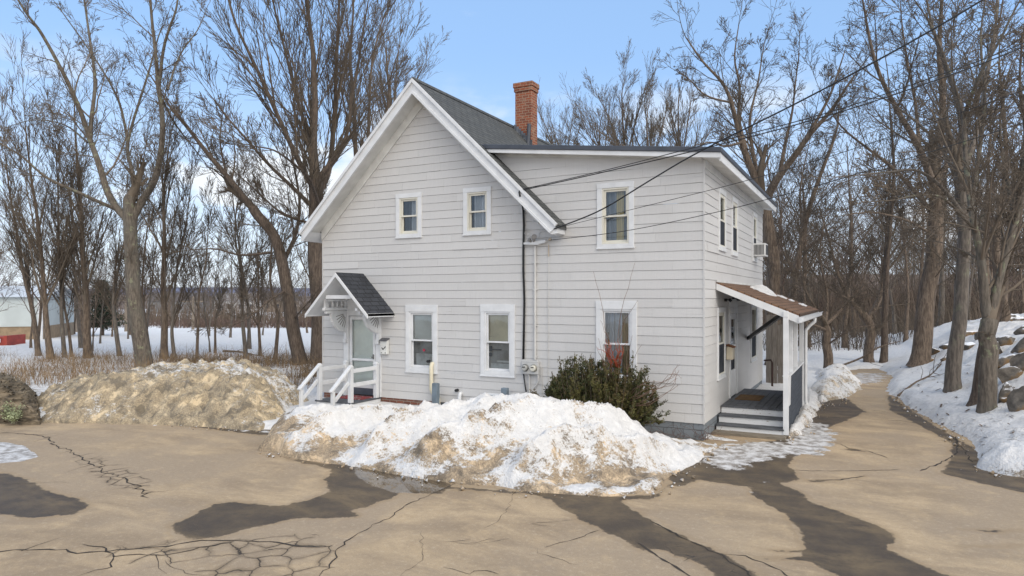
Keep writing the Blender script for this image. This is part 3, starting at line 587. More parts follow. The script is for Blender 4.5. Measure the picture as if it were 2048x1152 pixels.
HOUSE = thing('house', 'two storey white clapboard house with steep gable and brick chimney', 'house', (-5., 4., 0.))
GX, GZ, SL = -6.70, 8.05, .97            # ridge line and roof slope
def gable_z(x): return GZ-.44-SL*abs(x-GX)
def wing_z(x): return 5.60-.105*x
Z0, EXP = .329, .1912; ZK = 2.815
LV = [ZK+EXP*k for k in range(-13, 26)]
OPEN_F, OPEN_S, OPEN_L = [], [], []
def siding(mb, P, lo, hi, z_lo, z_hi, opens, rs, maxw=1.22):
    """lapped shingle courses; P(u, n, z) maps wall coordinates to the place"""
    for k, (za, zb) in enumerate(zip(LV[:-1], LV[1:])):
        a = max(za, z_lo); b = min(zb, z_hi)
        if b-a < .01: continue
        cuts = sorted({a, b, *[z for o in opens for z in (o[2], o[3]) if a+.004 < z < b-.004]})
        off = rs.rand()*maxw; row = []
        u0, u1 = min(lo(a), lo(b)), max(hi(a), hi(b)); u = u0-off
        while u < u1: row.append((u, u+maxw)); u += maxw
        for ra, rb in row:
            tint = rs.rand(); pr = .008+rs.rand()*.003; sag = rs.randn()*.0015
            if rs.rand() < .035: pr += .012
            for ci, (c0, c1) in enumerate(zip(cuts[:-1], cuts[1:])):
                if ci == 0 and abs(c0-za) < 1e-6: c0 = c0+.0045        # shadow gap under each course
                segs = [(max(ra, u0)+.0010, min(rb, u1)-.0010)]
                for o in opens:
                    if o[2] < c1-.003 and o[3] > c0+.003:
                        ns = []
                        for s, e in segs:
                            if o[0] > s: ns.append((s, min(e, o[0])))
                            if o[1] < e: ns.append((max(s, o[1]), e))
                        segs = [q for q in ns if q[1]-q[0] > .004]
                for s, e in segs:
                    if e-s < .004: continue
                    l0, h0, l1, h1 = max(s, lo(c0)), min(e, hi(c0)), max(s, lo(c1)), min(e, hi(c1))
                    if h0-l0 < .003 and h1-l1 < .003: continue
                    if h0 < l0: l0 = h0 = (l0+h0)/2
                    if h1 < l1: l1 = h1 = (l1+h1)/2
                    f0 = (zb-c0)/(zb-za); f1 = (zb-c1)/(zb-za); n0 = pr*f0+.001; n1 = pr*f1+.001
                    q = [P(l0, n0, c0+sag), P(h0, n0, c0-sag), P(h1, n1, c1), P(l1, n1, c1)]; mb.quad(*q, t=tint)
                    mb.quad(P(l0, -.01, c0+sag), P(h0, -.01, c0-sag), q[1], q[0], t=tint)
                    mb.quad(P(l0, -.01, c0), q[0], q[3], P(l1, -.01, c1), t=tint); mb.quad(q[1], P(h0, -.01, c0), P(h1, -.01, c1), q[2], t=tint)
PF = lambda u, n, z: (u, -n, z)
PS = lambda u, n, z: (n, u, z)
PL = lambda u, n, z: (-9.92-n, u, z)
def wbox(mb, P, u0, u1, n0, n1, z0, z1, mi=0):
    mb.hexa([P(u0, n0, z0), P(u1, n0, z0), P(u1, n1, z0), P(u0, n1, z0), P(u0, n0, z1), P(u1, n0, z1), P(u1, n1, z1), P(u0, n1, z1)], mi)

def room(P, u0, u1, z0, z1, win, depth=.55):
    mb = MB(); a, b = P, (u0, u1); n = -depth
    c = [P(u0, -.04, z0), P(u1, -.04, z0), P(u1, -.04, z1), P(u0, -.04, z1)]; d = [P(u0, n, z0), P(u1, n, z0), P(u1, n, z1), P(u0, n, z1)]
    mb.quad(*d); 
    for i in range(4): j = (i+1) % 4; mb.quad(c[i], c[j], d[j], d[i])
    mb.build('dark_room_box', M_DARK, win)  # dark box added behind each window; the room's gloom is its colour
def drape(P, u0, u1, z0, z1, n, win, mat, name='curtain', waves=5, amp=.022):
    mb = MB(); k = 40; top = [(u0+(u1-u0)*i/k, n+amp*math.sin(i/k*waves*2*math.pi)+amp*.4*math.sin(i*1.7)) for i in range(k+1)]
    for (a, na), (b, nb) in zip(top[:-1], top[1:]): mb.quad(P(a, na, z0), P(b, nb, z0), P(b, nb, z1), P(a, na, z1))
    return mb.build(name, mat, win, smooth=True, recalc=False)
def blind(P, u0, u1, z0, z1, n, win, mat):
    mb = MB(); z = z0; rs = random.Random(int(u0*100))
    while z < z1: 
        j = rs.uniform(-.004, .004); mb.quad(P(u0, n+.008, z+j), P(u1, n+.008, z-j), P(u1, n-.01, z+.026-j), P(u0, n-.01, z+.026+j)); z += .024
    return mb.build('blind', mat, win, recalc=False)
def window(P, u0, u1, z0, z1, opens, head=.11, cas=.11, sill=.10, sash=M_CREAM, casing=M_TRIM, dress=None, lower=None, label=None, o=0.):
    w = MB(); i0, i1, j0, j1 = u0+cas, u1-cas, z0+sill, z1-head; opens.append((u0+.02, u1-.02, z0+.02, z1-.02))
    wbox(w, P, u0, i0, -.02, .034, z0, z1-head); wbox(w, P, i1, u1, -.02, .034, z0, z1-head)
    wbox(w, P, u0-.005, u1+.005, -.02, .037, z1-head, z1); wbox(w, P, u0-.012, u1+.012, -.02, .046, z0-.004, z0+.03); wbox(w, P, i0, i1, -.02, .034, z0+.03, j0)
    win = w.build('window', casing, HOUSE, .004)
    if label: win['label'] = label
    f = MB(); t = .035; e = .022-o*.1; wbox(f, P, i0, i0+t, -.1, e, j0, j1); wbox(f, P, i1-t, i1, -.1, e, j0, j1); wbox(f, P, i0+t, i1-t, -.1, e, j1-t, j1); wbox(f, P, i0+t, i1-t, -.1, e+.002, j0, j0+t)
    f.build('frame', sash, win, .003)
    a0, a1, b0, b1 = i0+t, i1-t, j0+t, j1-t; mid = (b0+b1)/2; s = .042
    up = MB(); wbox(up, P, a0, a0+s, -.045, -.008+o, mid, b1); wbox(up, P, a1-s, a1, -.045, -.008+o, mid, b1); wbox(up, P, a0+s, a1-s, -.045, -.008+o, b1-s, b1); wbox(up, P, a0, a1, -.045, -.006+o, mid-.02, mid+.02)
    up.build('sash', sash, win, .003)
    lo = MB(); q = .03; wbox(lo, P, a0, a0+q, -.085, -.050, b0, mid-.02); wbox(lo, P, a1-q, a1, -.085, -.050, b0, mid-.02); wbox(lo, P, a0+q, a1-q, -.085, -.050, b0, b0+.05); lo.build('sash', sash, win, .003)
    g = MB(); g.quad(P(a0+s, -.03+o, mid+.02), P(a1-s, -.03+o, mid+.02), P(a1-s, -.03+o, b1-s), P(a0+s, -.03+o, b1-s)); g.build('pane', M_GLASS, win)
    g = MB(); g.quad(P(a0+q, -.068, b0+.05), P(a1-q, -.068, b0+.05), P(a1-q, -.068, mid-.02), P(a0+q, -.068, mid-.02)); g.build('pane', M_GLASS, win)
    if lower == 'screen':
        g = MB(); g.quad(P(a0, -.012+o, b0), P(a1, -.012+o, b0), P(a1, -.012+o, mid-.02), P(a0, -.012+o, mid-.02)); g.build('insect_screen', M_SCREEN, win)
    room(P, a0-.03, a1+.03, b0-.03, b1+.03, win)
    if dress: dress(win, a0, a1, b0, mid, b1)
    return win
SHEER = m_cloth('sheer_curtain', (.36, .39, .45)); WHITEC = m_cloth('white_curtain', (.62, .66, .73)); YELL = m_cloth('yellow_curtain', (.85, .74, .42)); TANC = m_cloth('tan_curtain', (.50, .40, .26))
BLW = plain('white_blind', (.82, .86, .86), .7, .1); BLB = plain('beige_blind', (.78, .74, .60), .7, .15); GREYB = plain('grey_pane_backing', (.26, .28, .30), .8, .5, 3.); PAPER = plain('pale_paper', (.50, .53, .55), .8, .35, 5.)
STICK = plain('red_sticker', (.35, .03, .06), .5, .2); INK = plain('dark_print', (.03, .035, .04), .6, .2)
def d_u1(w, a0, a1, b0, m, b1): drape(PF, a0+(a1-a0)*.45, a1+.02, b0, b1, -.16, w, WHITEC, waves=3); drape(PF, a0-.02, a0+(a1-a0)*.36, b0, b1, -.2, w, m_cloth('dim_curtain', (.10, .11, .13)), waves=3)
def d_u2(w, a0, a1, b0, m, b1): drape(PF, a0+(a1-a0)*.12, a1-(a1-a0)*.22, b0, b1, -.17, w, WHITEC, waves=4)
def d_u3(w, a0, a1, b0, m, b1): drape(PF, a0-.02, a0+(a1-a0)*.50, b0, b1, -.17, w, SHEER, waves=4); drape(PF, a0+(a1-a0)*.46, a0+(a1-a0)*.76, b0, b1, -.14, w, YELL, waves=3); drape(PF, a0+(a1-a0)*.74, a1+.02, b0, b1, -.2, w, SHEER, waves=2)
def d_l1(w, a0, a1, b0, m, b1):
    blind(PF, a0, a1, m, b1, -.08, w, BLW); g = MB(); wbox(g, PF, a0, a1, -.13, -.12, b0, m); g.build('shade', GREYB, w)
    g = MB(); wbox(g, PF, a0+.08, a1-.05, -.115, -.11, b0+.02, b0+.33); g.build('paper', PAPER, w)
    g = MB(); c = ((a0+a1)/2+.02, m-.24); g.tube([PF(c[0], -.066, c[1]), PF(c[0], -.060, c[1])], .035, 14); g.build('sticker', STICK, w)
    g = MB(); wbox(g, PF, a0+.06, a0+.21, -.068, -.062, m-.085, m-.07); wbox(g, PF, a0+.06, a0+.21, -.068, -.062, m-.12, m-.11); g.build('printed_label', INK, w)
def d_l2(w, a0, a1, b0, m, b1):
    blind(PF, a0, a1, m, b1, -.08, w, BLB); g = MB(); wbox(g, PF, a0, a1, -.13, -.12, b0, m); g.build('shade', GREYB, w)  # grey backing in the lower pane; reflections in the glass put into its colour
    g = MB(); wbox(g, PF, a0+.05, a1-.02, -.115, -.11, b0+.05, b0+.16); wbox(g, PF, a0+.22, a1-.02, -.105, -.10, b0+.19, b0+.23); g.build('paper', PAPER, w)
    g = MB(); wbox(g, PF, a0+.03, a0+.11, -.068, -.062, m-.22, m-.10); wbox(g, PF, a0+.11, a0+.36, -.068, -.062, m-.19, m-.165); wbox(g, PF, a0+.03, a0+.11, -.068, -.062, m-.34, m-.26); g.build('printed_label', INK, w)
def d_l3(w, a0, a1, b0, m, b1):
    drape(PF, a0-.02, a0+(a1-a0)*.62, b0, b1, -.15, w, WHITEC, waves=4); drape(PF, a0+(a1-a0)*.60, a1+.02, b0, b1, -.2, w, TANC, waves=3)
def d_s(w, a0, a1, b0, m, b1):
    g = MB(); wbox(g, PS, a0, a1, -.14, -.13, m-.05, b1); g.build('shade', plain('pale_shade', (.34, .34, .31), .8, .2), w)

def build_house():
    rs = np.random.RandomState(11)
    # windows: front gable pair, front wing, ground floor row, then those of the wall along the drive
    window(PF, -7.52, -6.75, 4.30, 5.40, OPEN_F, dress=d_u1)
    window(PF, -5.56, -4.81, 4.29, 5.40, OPEN_F, dress=d_u2)
    window(PF, -2.23, -1.42, 3.86, 5.25, OPEN_F, dress=d_u3)
    window(PF, -7.22, -6.29, 1.00, 2.66, OPEN_F, head=.17, dress=d_l1, sash=M_TRIM)
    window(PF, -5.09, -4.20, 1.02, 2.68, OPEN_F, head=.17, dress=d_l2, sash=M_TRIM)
    window(PF, -2.25, -1.36, 1.03, 2.76, OPEN_F, head=.17, dress=d_l3, sash=M_TRIM)
    window(PS, 1.44, 2.22, 3.86, 5.22, OPEN_S, lower='screen', dress=d_s, o=.03, cas=.075); window(PS, 3.02, 3.80, 3.84, 5.24, OPEN_S, lower='screen', dress=d_s, o=.03, cas=.075)
    window(PS, 6.30, 7.05, 3.86, 5.24, OPEN_S, lower='screen', dress=d_s, o=.03, cas=.075)
    window(PS, 1.30, 2.14, 1.05, 2.62, OPEN_S, lower='screen', dress=d_s, o=.03, cas=.075); window(PS, 5.95, 7.0, 1.05, 2.68, OPEN_S, lower='screen', dress=d_s, o=.03, cas=.075)
    OPEN_F.append((-9.10, -8.06, .30, 2.50)); OPEN_S.append((2.74, 3.66, .45, 2.56))
    # siding
    def f_lo(z): return -9.92 if z < 4.50 else max(-9.92, GX-(GZ-.44-z)/SL)
    def f_hi(z): return 0. if z < 5.56 else (max(-(z-5.56)/.105, -5.25) if z < 6.11 else GX+max(0, (GZ-.44-z)/SL))
    mb = MB(); siding(mb, PF, f_lo, f_hi, Z0, 7.60, OPEN_F, rs); mb.build('siding', M_SID, HOUSE, recalc=False)
    mb = MB(); siding(mb, PS, lambda z: 0., lambda z: 8.38, Z0, 5.56, OPEN_S, rs); mb.build('siding', M_SID, HOUSE, recalc=False)
    mb = MB(); siding(mb, PL, lambda z: 0., lambda z: 8.38, Z0, 4.50, OPEN_L, rs); mb.quad((-9.92, 8.38, Z0), (0, 8.38, Z0), (0, 8.38, 5.6), (-5.2, 8.38, 6.1), (GX, 8.38, 7.6), (-9.92, 8.38, 4.5)); mb.build('siding', M_SID, HOUSE, recalc=False)
    mb = MB(); mb.box((-.012, -.019, Z0), (.019, .012, 5.56)); mb.box((-9.939, -.019, Z0), (-9.908, .012, 4.5)); mb.build('corner_trim', M_SID, HOUSE)
    # foundation
    mb = MB(); mb.box((-9.90, .01, -.2), (-3.9, .2, Z0+.01)); mb.build('brick_foundation', M_WALLBRICK, HOUSE)
    mb = MB(); mb.box((-3.9, .012, -.2), (-.01, .2, Z0+.01)); mb.box((-.2, .2, -.2), (-.01, 8.36, Z0+.01)); mb.build('block_foundation', M_BLOCK, HOUSE)
    mb = MB(); mb.box((-6.22, -.006, .02), (-6.05, .01, Z0)); mb.build('foundation_post', M_GREYP, HOUSE)
    # main roof: the far slope, the near slope cut off by the flat wing, and the strip of the near slope that overhangs the front
    y0, y1 = -.44, 8.75; T = .10
    def slab(mb, xa, xb, ya, yb): 
        za, zb = GZ-SL*abs(xa-GX), GZ-SL*abs(xb-GX)
        mb.prism([(xa, ya, za), (xb, ya, zb), (xb, ya, zb-T), (xa, ya, za-T)], (0, yb-ya, 0))
    EL = -10.32; ER = -2.94
    mb = MB(); slab(mb, EL, GX, y0, y1); slab(mb, GX, -4.9, y0, y1); slab(mb, -4.9, ER, y0, -.001)
    roof = mb.build('roof', M_ROOF, HOUSE)
    mb = MB(); mb.prism([(GX-.13, y0-.01, GZ-.10), (GX, y0-.01, GZ+.03), (GX+.13, y0-.01, GZ-.10), (GX, y0-.01, GZ-.02)], (0, y1-y0+.02, 0)); mb.build('ridge_cap', M_ROOF, roof)
    # rake boards (stepped), soffit, frieze along both slopes
    def rake(sgn, xe, nm):
        mb = MB()
        def P(x, dz, y): return (x, y, GZ-SL*abs(x-GX)-dz)
        def E(dz, y): x = xe-sgn*dz*.50; return P(x, dz, y)                  # the foot of the rake is cut square to the slope
        xa = GX
        mb.prism([P(xa, .02, y0-.06), E(.02, y0-.06), E(.11, y0-.06), P(xa, .11, y0-.06)], (0, .058, 0))      # crown
        mb.prism([P(xa, .10, y0-.015), E(.10, y0-.015), E(.36, y0-.015), P(xa, .36, y0-.015)], (0, .014, 0))
        mb.prism([P(xa, .31, y0-.05), E(.31, y0-.05), E(.38, y0-.05), P(xa, .38, y0-.05)], (0, .055, 0))
        mb.build('rake_board', M_TRIM, roof)
        mb = MB(); mb.prism([P(xa, .28, y0+.008), E(.28, y0+.008), E(.31, y0+.008), P(xa, .31, y0+.008)], (0, .40, 0)); mb.build('soffit', M_TRIMOLD, roof)
        mb = MB(); xf = GX+sgn*(3.238 if sgn < 0 else 3.10); mb.prism([P(xa, .31, -.05), P(xf, .31, -.05), P(xf+sgn*0, .57, -.05), P(xa, .57, -.05)], (0, .062, 0)); mb.build('frieze_board', M_TRIMOLD, roof)
    rake(-1, EL, 'a'); rake(1, ER, 'b')
    # eave returns closing the lower ends of the rakes
    mb = MB(); ze = GZ-SL*(GX-EL)
    mb.prism([(EL+.03, y0+.01, ze-.09), (EL+.03, y0+.01, ze-.22), (EL+.17, y0+.01, ze-.22), (-9.94, y0+.01, ze+.0)], (0, y1-y0-.02, 0)); mb.build('eave_return', M_TRIM, roof)
    zr = GZ-SL*(ER-GX); mb = MB(); mb.prism([(ER-.03, y0+.01, zr-.09), (ER-.03, y0+.01, zr-.20), (ER-.18, y0+.01, zr-.22), (ER-.4, y0+.01, zr+.1)], (0, .41, 0)); mb.build('eave_return', M_TRIM, roof)
    # chimney: stepped cap, courses, flashing and an iron vent in front
    cx0, cx1, cy0, cy1 = -6.50, -5.95, 4.45, 4.85
    mb = MB(); mb.box((cx0, cy0, 6.9), (cx1, cy1, 8.98)); mb.box((cx0-.03, cy0-.03, 8.98), (cx1+.03, cy1+.03, 9.10)); mb.box((cx0-.05, cy0-.05, 9.10), (cx1+.05, cy1+.05, 9.25))
    ch = mb.build('chimney', M_CHIM, HOUSE, .012)
    mb = MB(); mb.box((cx0+.12, cy0+.1, 9.251), (cx1-.12, cy1-.1, 9.27)); mb.build('flue', M_BLACK, ch)
    mb = MB()
    for i in range(8):
        xa = cx0-.03+i*.075; z = GZ-SL*abs(xa-GX); mb.box((xa, cy0-.02, z-.05), (xa+.085, cy0-.008, z+.13))
    mb.build('flashing', plain('lead_flashing', (.22, .23, .25), .4, .4, 9., .6), ch)
    mb = MB(); mb.tube([(cx1-.06, cy0-.22, 6.6), (cx1-.02, cy0-.12, 7.95)], .055, 10); mb.build('vent_pipe', M_METAL, HOUSE)
    # wing roof: nearly flat, falling towards the drive; dark metal edge, white fascia and soffit
    xa, xb, ya, yb = -5.05, .40, -.33, 8.62; Z = lambda x: 5.71-.113*(x-.40)
    mb = MB(); mb.prism([(xa, ya, Z(xa)), (xb, ya, Z(xb)), (xb, ya, Z(xb)-.10), (xa, ya, Z(xa)-.10)], (0, yb-ya, 0)); wr = mb.build('wing_roof', M_METAL, HOUSE, .01)
    mb = MB(); mb.prism([(xa+.2, ya+.03, Z(xa)-.10), (xb-.02, ya+.03, Z(xb)-.10), (xb-.02, ya+.03, Z(xb)-.20), (xa+.2, ya+.03, Z(xa)-.20)], (0, .03, 0)); mb.box((xb-.06, ya+.06, Z(xb)-.25), (xb-.03, yb-.03, Z(xb)-.10)); mb.build('fascia', M_TRIM, wr)
    mb = MB(); mb.prism([(xa+.3, ya+.055, Z(xa)-.17), (-.02, ya+.055, Z(0)-.17), (-.02, ya+.055, Z(0)-.19), (xa+.3, ya+.055, Z(xa)-.19)], (0, .30, 0))
    mb.prism([(.0, ya+.06, Z(0)-.16), (xb-.06, ya+.06, Z(xb)-.20), (xb-.06, ya+.06, Z(xb)-.22), (0, ya+.06, Z(0)-.19)], (0, yb-ya-.12, 0)); mb.build('soffit', M_TRIMOLD, wr)
    mb = MB(); mb.prism([(-5.2, -.030, wing_z(-5.2)+.12), (.02, -.030, wing_z(.02)+.04), (.02, -.030, wing_z(.02)-.03), (-5.2, -.030, wing_z(-5.2)-.03)], (0, .04, 0))
    mb.prism([(.002, -.03, 5.53), (.03, -.03, 5.53), (.30, -.03, 5.53), (.33, -.03, 5.44), (.002, -.03, 5.40)][:0] or [(.002, -.01, 5.40), (.028, -.01, 5.40), (.028, -.01, 5.62), (.002, -.01, 5.62)], (0, 8.4, 0))
    mb.build('frieze_board', M_TRIMOLD, wr)
    mb = MB(); mb.prism([(-5.2, -.004, wing_z(-5.2)+.1), (-.02, -.004, wing_z(0)+.04), (-.02, -.004, wing_z(0)-.26), (-5.2, -.004, wing_z(-5.2)-.26)], (0, .02, 0)); mb.build('siding', M_SID, HOUSE)
    mb = MB(); mb.box((-4.72, -.04, 5.66), (-4.50, -.005, 5.76)); mb.build('louvre_vent', plain('dark_louvre', (.05, .035, .03), .8, .3), HOUSE)
    # ---- front door with its hood
    dr = MB(); wbox(dr, PF, -9.18, -9.02, -.02, .045, .33, 2.52); wbox(dr, PF, -8.14, -7.98, -.02, .045, .33, 2.52); wbox(dr, PF, -9.02, -8.14, -.02, .045, 2.37, 2.52); wbox(dr, PF, -9.18, -7.98, -.02, .03, 2.52, 2.80)
    door = dr.build('front_door', M_TRIM, HOUSE, .004)
    f = MB(); u0, u1 = -9.00, -8.16; wbox(f, PF, u0, u0+.075, -.03, .03, .36, 2.36); wbox(f, PF, u1-.075, u1, -.03, .03, .36, 2.36); wbox(f, PF, u0+.075, u1-.075, -.03, .03, 2.27, 2.36); wbox(f, PF, u0+.075, u1-.075, -.03, .03, 1.22, 1.28); wbox(f, PF, u0+.075, u1-.075, -.03, .03, .53, .62); f.build('storm_door', M_TRIM, door, .004)
    f = MB(); wbox(f, PF, u0+.01, u1-.01, -.028, .022, .36, .53); f.build('kick_plate', plain('slate_kick_plate', (.075, .085, .11), .4, .2), door)
    for za, zb in ((.62, 1.22), (1.28, 2.27)):
        g = MB(); g.quad(PF(u0+.075, .0, za), PF(u1-.075, .0, za), PF(u1-.075, .0, zb), PF(u0+.075, .0, zb)); g.build('pane', M_GLASS, door)
    g = MB(); wbox(g, PF, u0+.02, u1-.02, -.09, -.06, .4, 2.36); g.build('inner_door', plain('pale_inner_door', (.84, .88, .85), .6, .12, 2.), door)
    g = MB(); wbox(g, PF, u1-.07, u1-.035, .03, .05, 1.28, 1.40); g.tube([PF(u1-.05, .05, 1.33), PF(u1-.05, .10, 1.33)], .018, 8); g.build('handle', plain('worn_metal', (.25, .25, .25), .35, .2, 3, .8), door)
    # hood
    hx, hz_, hw, hd = -8.56, 3.45, .98, 1.02; hs = 1.02
    mb = MB(); t = .06
    for s in (-1, 1): mb.prism([(hx, -hd, hz_), (hx+s*hw, -hd, hz_-hs*hw), (hx+s*hw, -hd, hz_-hs*hw-t), (hx, -hd, hz_-t)], (0, hd+.02, 0))
    hood = mb.build('door_hood', M_HOOD, HOUSE)
    mb = MB()
    for s in (-1, 1):
        Q = lambda x, dz, y: (hx+s*x, y, hz_-hs*x-dz)
        mb.prism([Q(0, .015, -hd-.03), Q(hw+.01, .015, -hd-.03), Q(hw+.01, .11, -hd-.03), Q(0, .11, -hd-.03)], (0, .028, 0))
        mb.prism([Q(0, .06, -hd), Q(hw-.01, .06, -hd), Q(hw-.01, .09, -hd), Q(0, .09, -hd)], (0, hd-.01, 0))
        mb.beam(Q(hw-.02, .06, -hd), Q(hw-.02, .06, -.01), .04, .09)
    mb.beam((hx-.40, -hd+.10, hz_-.60), (hx+.40, -hd+.10, hz_-.60), .05, .09); mb.beam((hx, -hd+.10, hz_-.08), (hx, -hd+.10, hz_-.72), .06, .06)
    for s in (-1, 1):
        mb.beam((hx+s*.05, -.06, hz_-.2), (hx+s*.72, -.06, hz_-.86), .06, .08)
        mb.beam((hx+s*.52, -.9, hz_-.90), (hx+s*.52, -.02, hz_-.90), .07, .07)
    mb.build('hood_frame', M_TRIM, hood, .004)
    # sunburst brackets below the hood, one at each side, with a spindle panel above
    for s, bx in ((-1, -9.10), (1, -8.04)):
        mb = MB(); n = 14; R_ = .50; zc = 2.44
        fan = [(bx, -.045-R_*math.cos(i/n*math.pi/2)*1.15, zc-R_*math.sin(i/n*math.pi/2)*.95) for i in range(n+1)]
        mb.prism([(bx-.03, -.045, zc)]+[(bx-.03, y, z) for _, y, z in fan], (.06, 0, 0))
        for i in range(n+1): _, y, z = fan[i]; mb.tube([(bx-.045, y+.02, z), (bx+.045, y+.02, z)], .028, 8)
        mb.box((bx-.04, -.09, 1.75), (bx+.04, -.045, 2.44)); mb.box((bx-.045, -.12, 1.68), (bx+.045, -.045, 1.78)); mb.box((bx-.04, -.80, 2.44), (bx+.04, -.045, 2.50))
        br = mb.build('bracket', M_TRIM, hood)
        mb = MB()
        for i in range(1, 7):
            a = i/7*math.pi/2
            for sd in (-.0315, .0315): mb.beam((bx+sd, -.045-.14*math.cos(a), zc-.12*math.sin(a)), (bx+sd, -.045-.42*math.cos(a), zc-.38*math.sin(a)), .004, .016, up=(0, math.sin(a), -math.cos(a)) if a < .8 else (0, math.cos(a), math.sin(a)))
        mb.build('ray_shade', plain('painted_carving_shade', (.16, .15, .13), .9, .3), br)  # dark strips laid on the bracket; shade of carved rays put into colour
    mb = MB(); P0 = (-9.10, -.85); mb.box((-9.13, -.83, 2.52), (-9.07, -.79, 2.80)); mb.box((-9.13, -.10, 2.52), (-9.07, -.05, 2.80)); mb.box((-9.13, -.79, 2.745), (-9.07, -.10, 2.79)); mb.box((-9.13, -.79, 2.52), (-9.07, -.10, 2.555))
    for i in range(4):
        y = -.72+i*.17; mb.tube([(-9.10, y, z) for z in (2.555, 2.60, 2.62, 2.65, 2.68, 2.70, 2.745)], [.016, .016, .03, .022, .03, .016, .016], 8)
    mb.build('spindle_panel', M_TRIM, hood)
    # front stoop: deck, fascia, steps, posts, rails
    mb = MB(); dx0, dx1, dy = -9.12, -7.98, -1.12
    k = 0
    while dx0+k*.115 < dx1: mb.box((dx0+k*.115, dy-.03, .300), (min(dx0+k*.115+.110, dx1), -.02, .335)); k += 1
    st = mb.build('stoop', M_GREYP, HOUSE)
    mb = MB(); mb.box((dx0+.01, dy, .12), (dx1-.01, dy+.025, .298)); mb.box((dx1-.035, dy+.025, .12), (dx1-.012, -.03, .298)); mb.box((dx0+.012, dy+.025, .12), (dx0+.035, -.03, .298)); mb.box((dx1-.10, -.12, -.1), (dx1-.04, -.05, .12)); mb.build('apron', M_TRIM, st)
    mb = MB(); mb.box((dx0+.05, dy-.36, .13), (dx1-.1, dy-.02, .165)); mb.box((dx0+.08, dy-.34, -.05), (dx1-.13, dy-.30, .13)); mb.build('step', M_GREYP, st)
    mb = MB()
    def post(x, y, z0, z1, w=.10):
        mb.box((x-w/2, y-w/2, z0), (x+w/2, y+w/2, z1)); mb.hexa([(x-w*.6, y-w*.6, z1), (x+w*.6, y-w*.6, z1), (x+w*.6, y+w*.6, z1), (x-w*.6, y+w*.6, z1), (x-w*.3, y-w*.3, z1+.06), (x+w*.3, y-w*.3, z1+.06), (x+w*.3, y+w*.3, z1+.06), (x-w*.3, y+w*.3, z1+.06)])
    pxs = (dx0+.10, dx1-.06)
    for x in pxs:
        mb = MB(); post(x, dy+.03, -.05, 1.17); post(x, -.14, .30, 1.17); mb.box((x-.04, dy-.62, -.05), (x+.04, dy-.54, .66))
        mb.beam((x, dy-.66, .66), (x, dy-.02, 1.16), .10, .05); mb.beam((x, dy-.52, .44), (x, dy-.04, .82), .04, .09)
        mb.beam((x, dy+.02, 1.08), (x, -.14, 1.08), .04, .10); mb.beam((x, dy+.02, .74), (x, -.14, .74), .04, .10)
        mb.build('railing', M_TRIM, st, .006)
    # ---- side porch: floor boards, risers and treads, posts, half wall, sloping roof with gutter
    fx, fy0, fy1, fz = 1.40, 1.62, 4.75, .485
    mb = MB(); k = 0
    while k*.14 < fx-.05: mb.box((.03+k*.14, fy0, fz-.035), (min(.03+k*.14+.133, fx), fy1, fz)); k += 1
    pf = mb.build('porch_floor', M_GREYP, HOUSE, .003)
    mb = MB(); mb.box((.03, fy0+.03, .1), (fx, fy0+.06, fz-.04)); mb.build('apron', m_peel(), pf); mb = MB(); mb.box((.06, fy1-.06, -.1), (fx, fy1-.03, fz-.04)); mb.build('apron', m_peel(), pf)
    for i in range(2):
        y = fy0-.27*(i+1); z = fz-.16*(i+1)
        mb = MB(); mb.box((.03, y-.02, z-.035), (fx-.03, y+.285, z)); mb.build('step', M_GREYP, pf, .004)
        mb = MB(); mb.box((.03, y+.012, z-.16), (fx-.03, y+.037, z-.037)); mb.build('riser', m_peel(), pf)
    mb = MB(); mb.box((.0, fy0-.86, .0), (fx+.02, fy0-.52, .045)); mb.build('step', plain('bare_step_wood', (.20, .17, .13), .85, .3, 7., stretch=(1, 8, 8)), pf)
    mb = MB()
    px_ = fx+.0
    for (y, w, z0) in ((1.12, .10, .05), (2.05, .09, 1.25), (3.15, .09, 1.25), (4.72, .10, .0)): mb.box((px_-w/2, y-w/2, z0), (px_+w/2, y+w/2, 2.46))
    mb.beam((px_, 1.06, 2.50), (px_, 7.1, 2.50), .09, .12); mb.box((px_-.07, 1.17, 1.215), (px_+.07, 4.67, 1.25)); mb.build('porch_post', M_TRIM, HOUSE, .004)
    mb = MB(); mb.prism([(px_+.02, 1.18, 1.214), (px_+.02, 1.62, 1.214), (px_+.02, 1.50, .62), (px_+.02, 1.18, .62)], (.03, 0, 0)); mb.build('skirt_board', M_TRIM, HOUSE)
    mb = MB(); mb.box((px_-.03, 1.17, .02), (px_+.02, 4.67, 1.214)); hw_ = mb.build('half_wall', plain('dark_slate_panel', (.045, .055, .072), .75, .35, 9., 0, .7, 40), HOUSE)
    mb = MB()
    for i in range(1, 12): mb.box((px_+.0205, 1.17, .02+i*.1), (px_+.0245, 4.67, .026+i*.1))
    mb.build('batten', plain('slate_batten', (.07, .08, .10), .7, .3), hw_)
    # roof
    x1, ya, yb = 1.66, 1.16, 7.25; zA, zB = 3.17, 2.50; t = .05
    mb = MB(); mb.prism([(.015, ya, zA), (x1, ya, zB), (x1, ya, zB-t), (.015, ya, zA-t)], (0, yb-ya, 0)); pr = mb.build('porch_roof', M_PROOF, HOUSE)
    s_ = (zB-zA)/x1
    mb = MB(); mb.prism([(.02, ya-.03, zA-.035), (x1-.02, ya-.03, zB-.035), (x1-.02, ya-.03, zB-.19), (.02, ya-.03, zA-.17)], (0, .03, 0)); mb.prism([(.02, yb+.002, zA-.035), (x1-.02, yb+.002, zB-.035), (x1-.02, yb+.002, zB-.19), (.02, yb+.002, zA-.17)], (0, .03, 0))
    mb.box((x1-.05, ya, zB-.19), (x1-.02, yb, zB-.06)); mb.build('fascia', M_TRIM, pr)
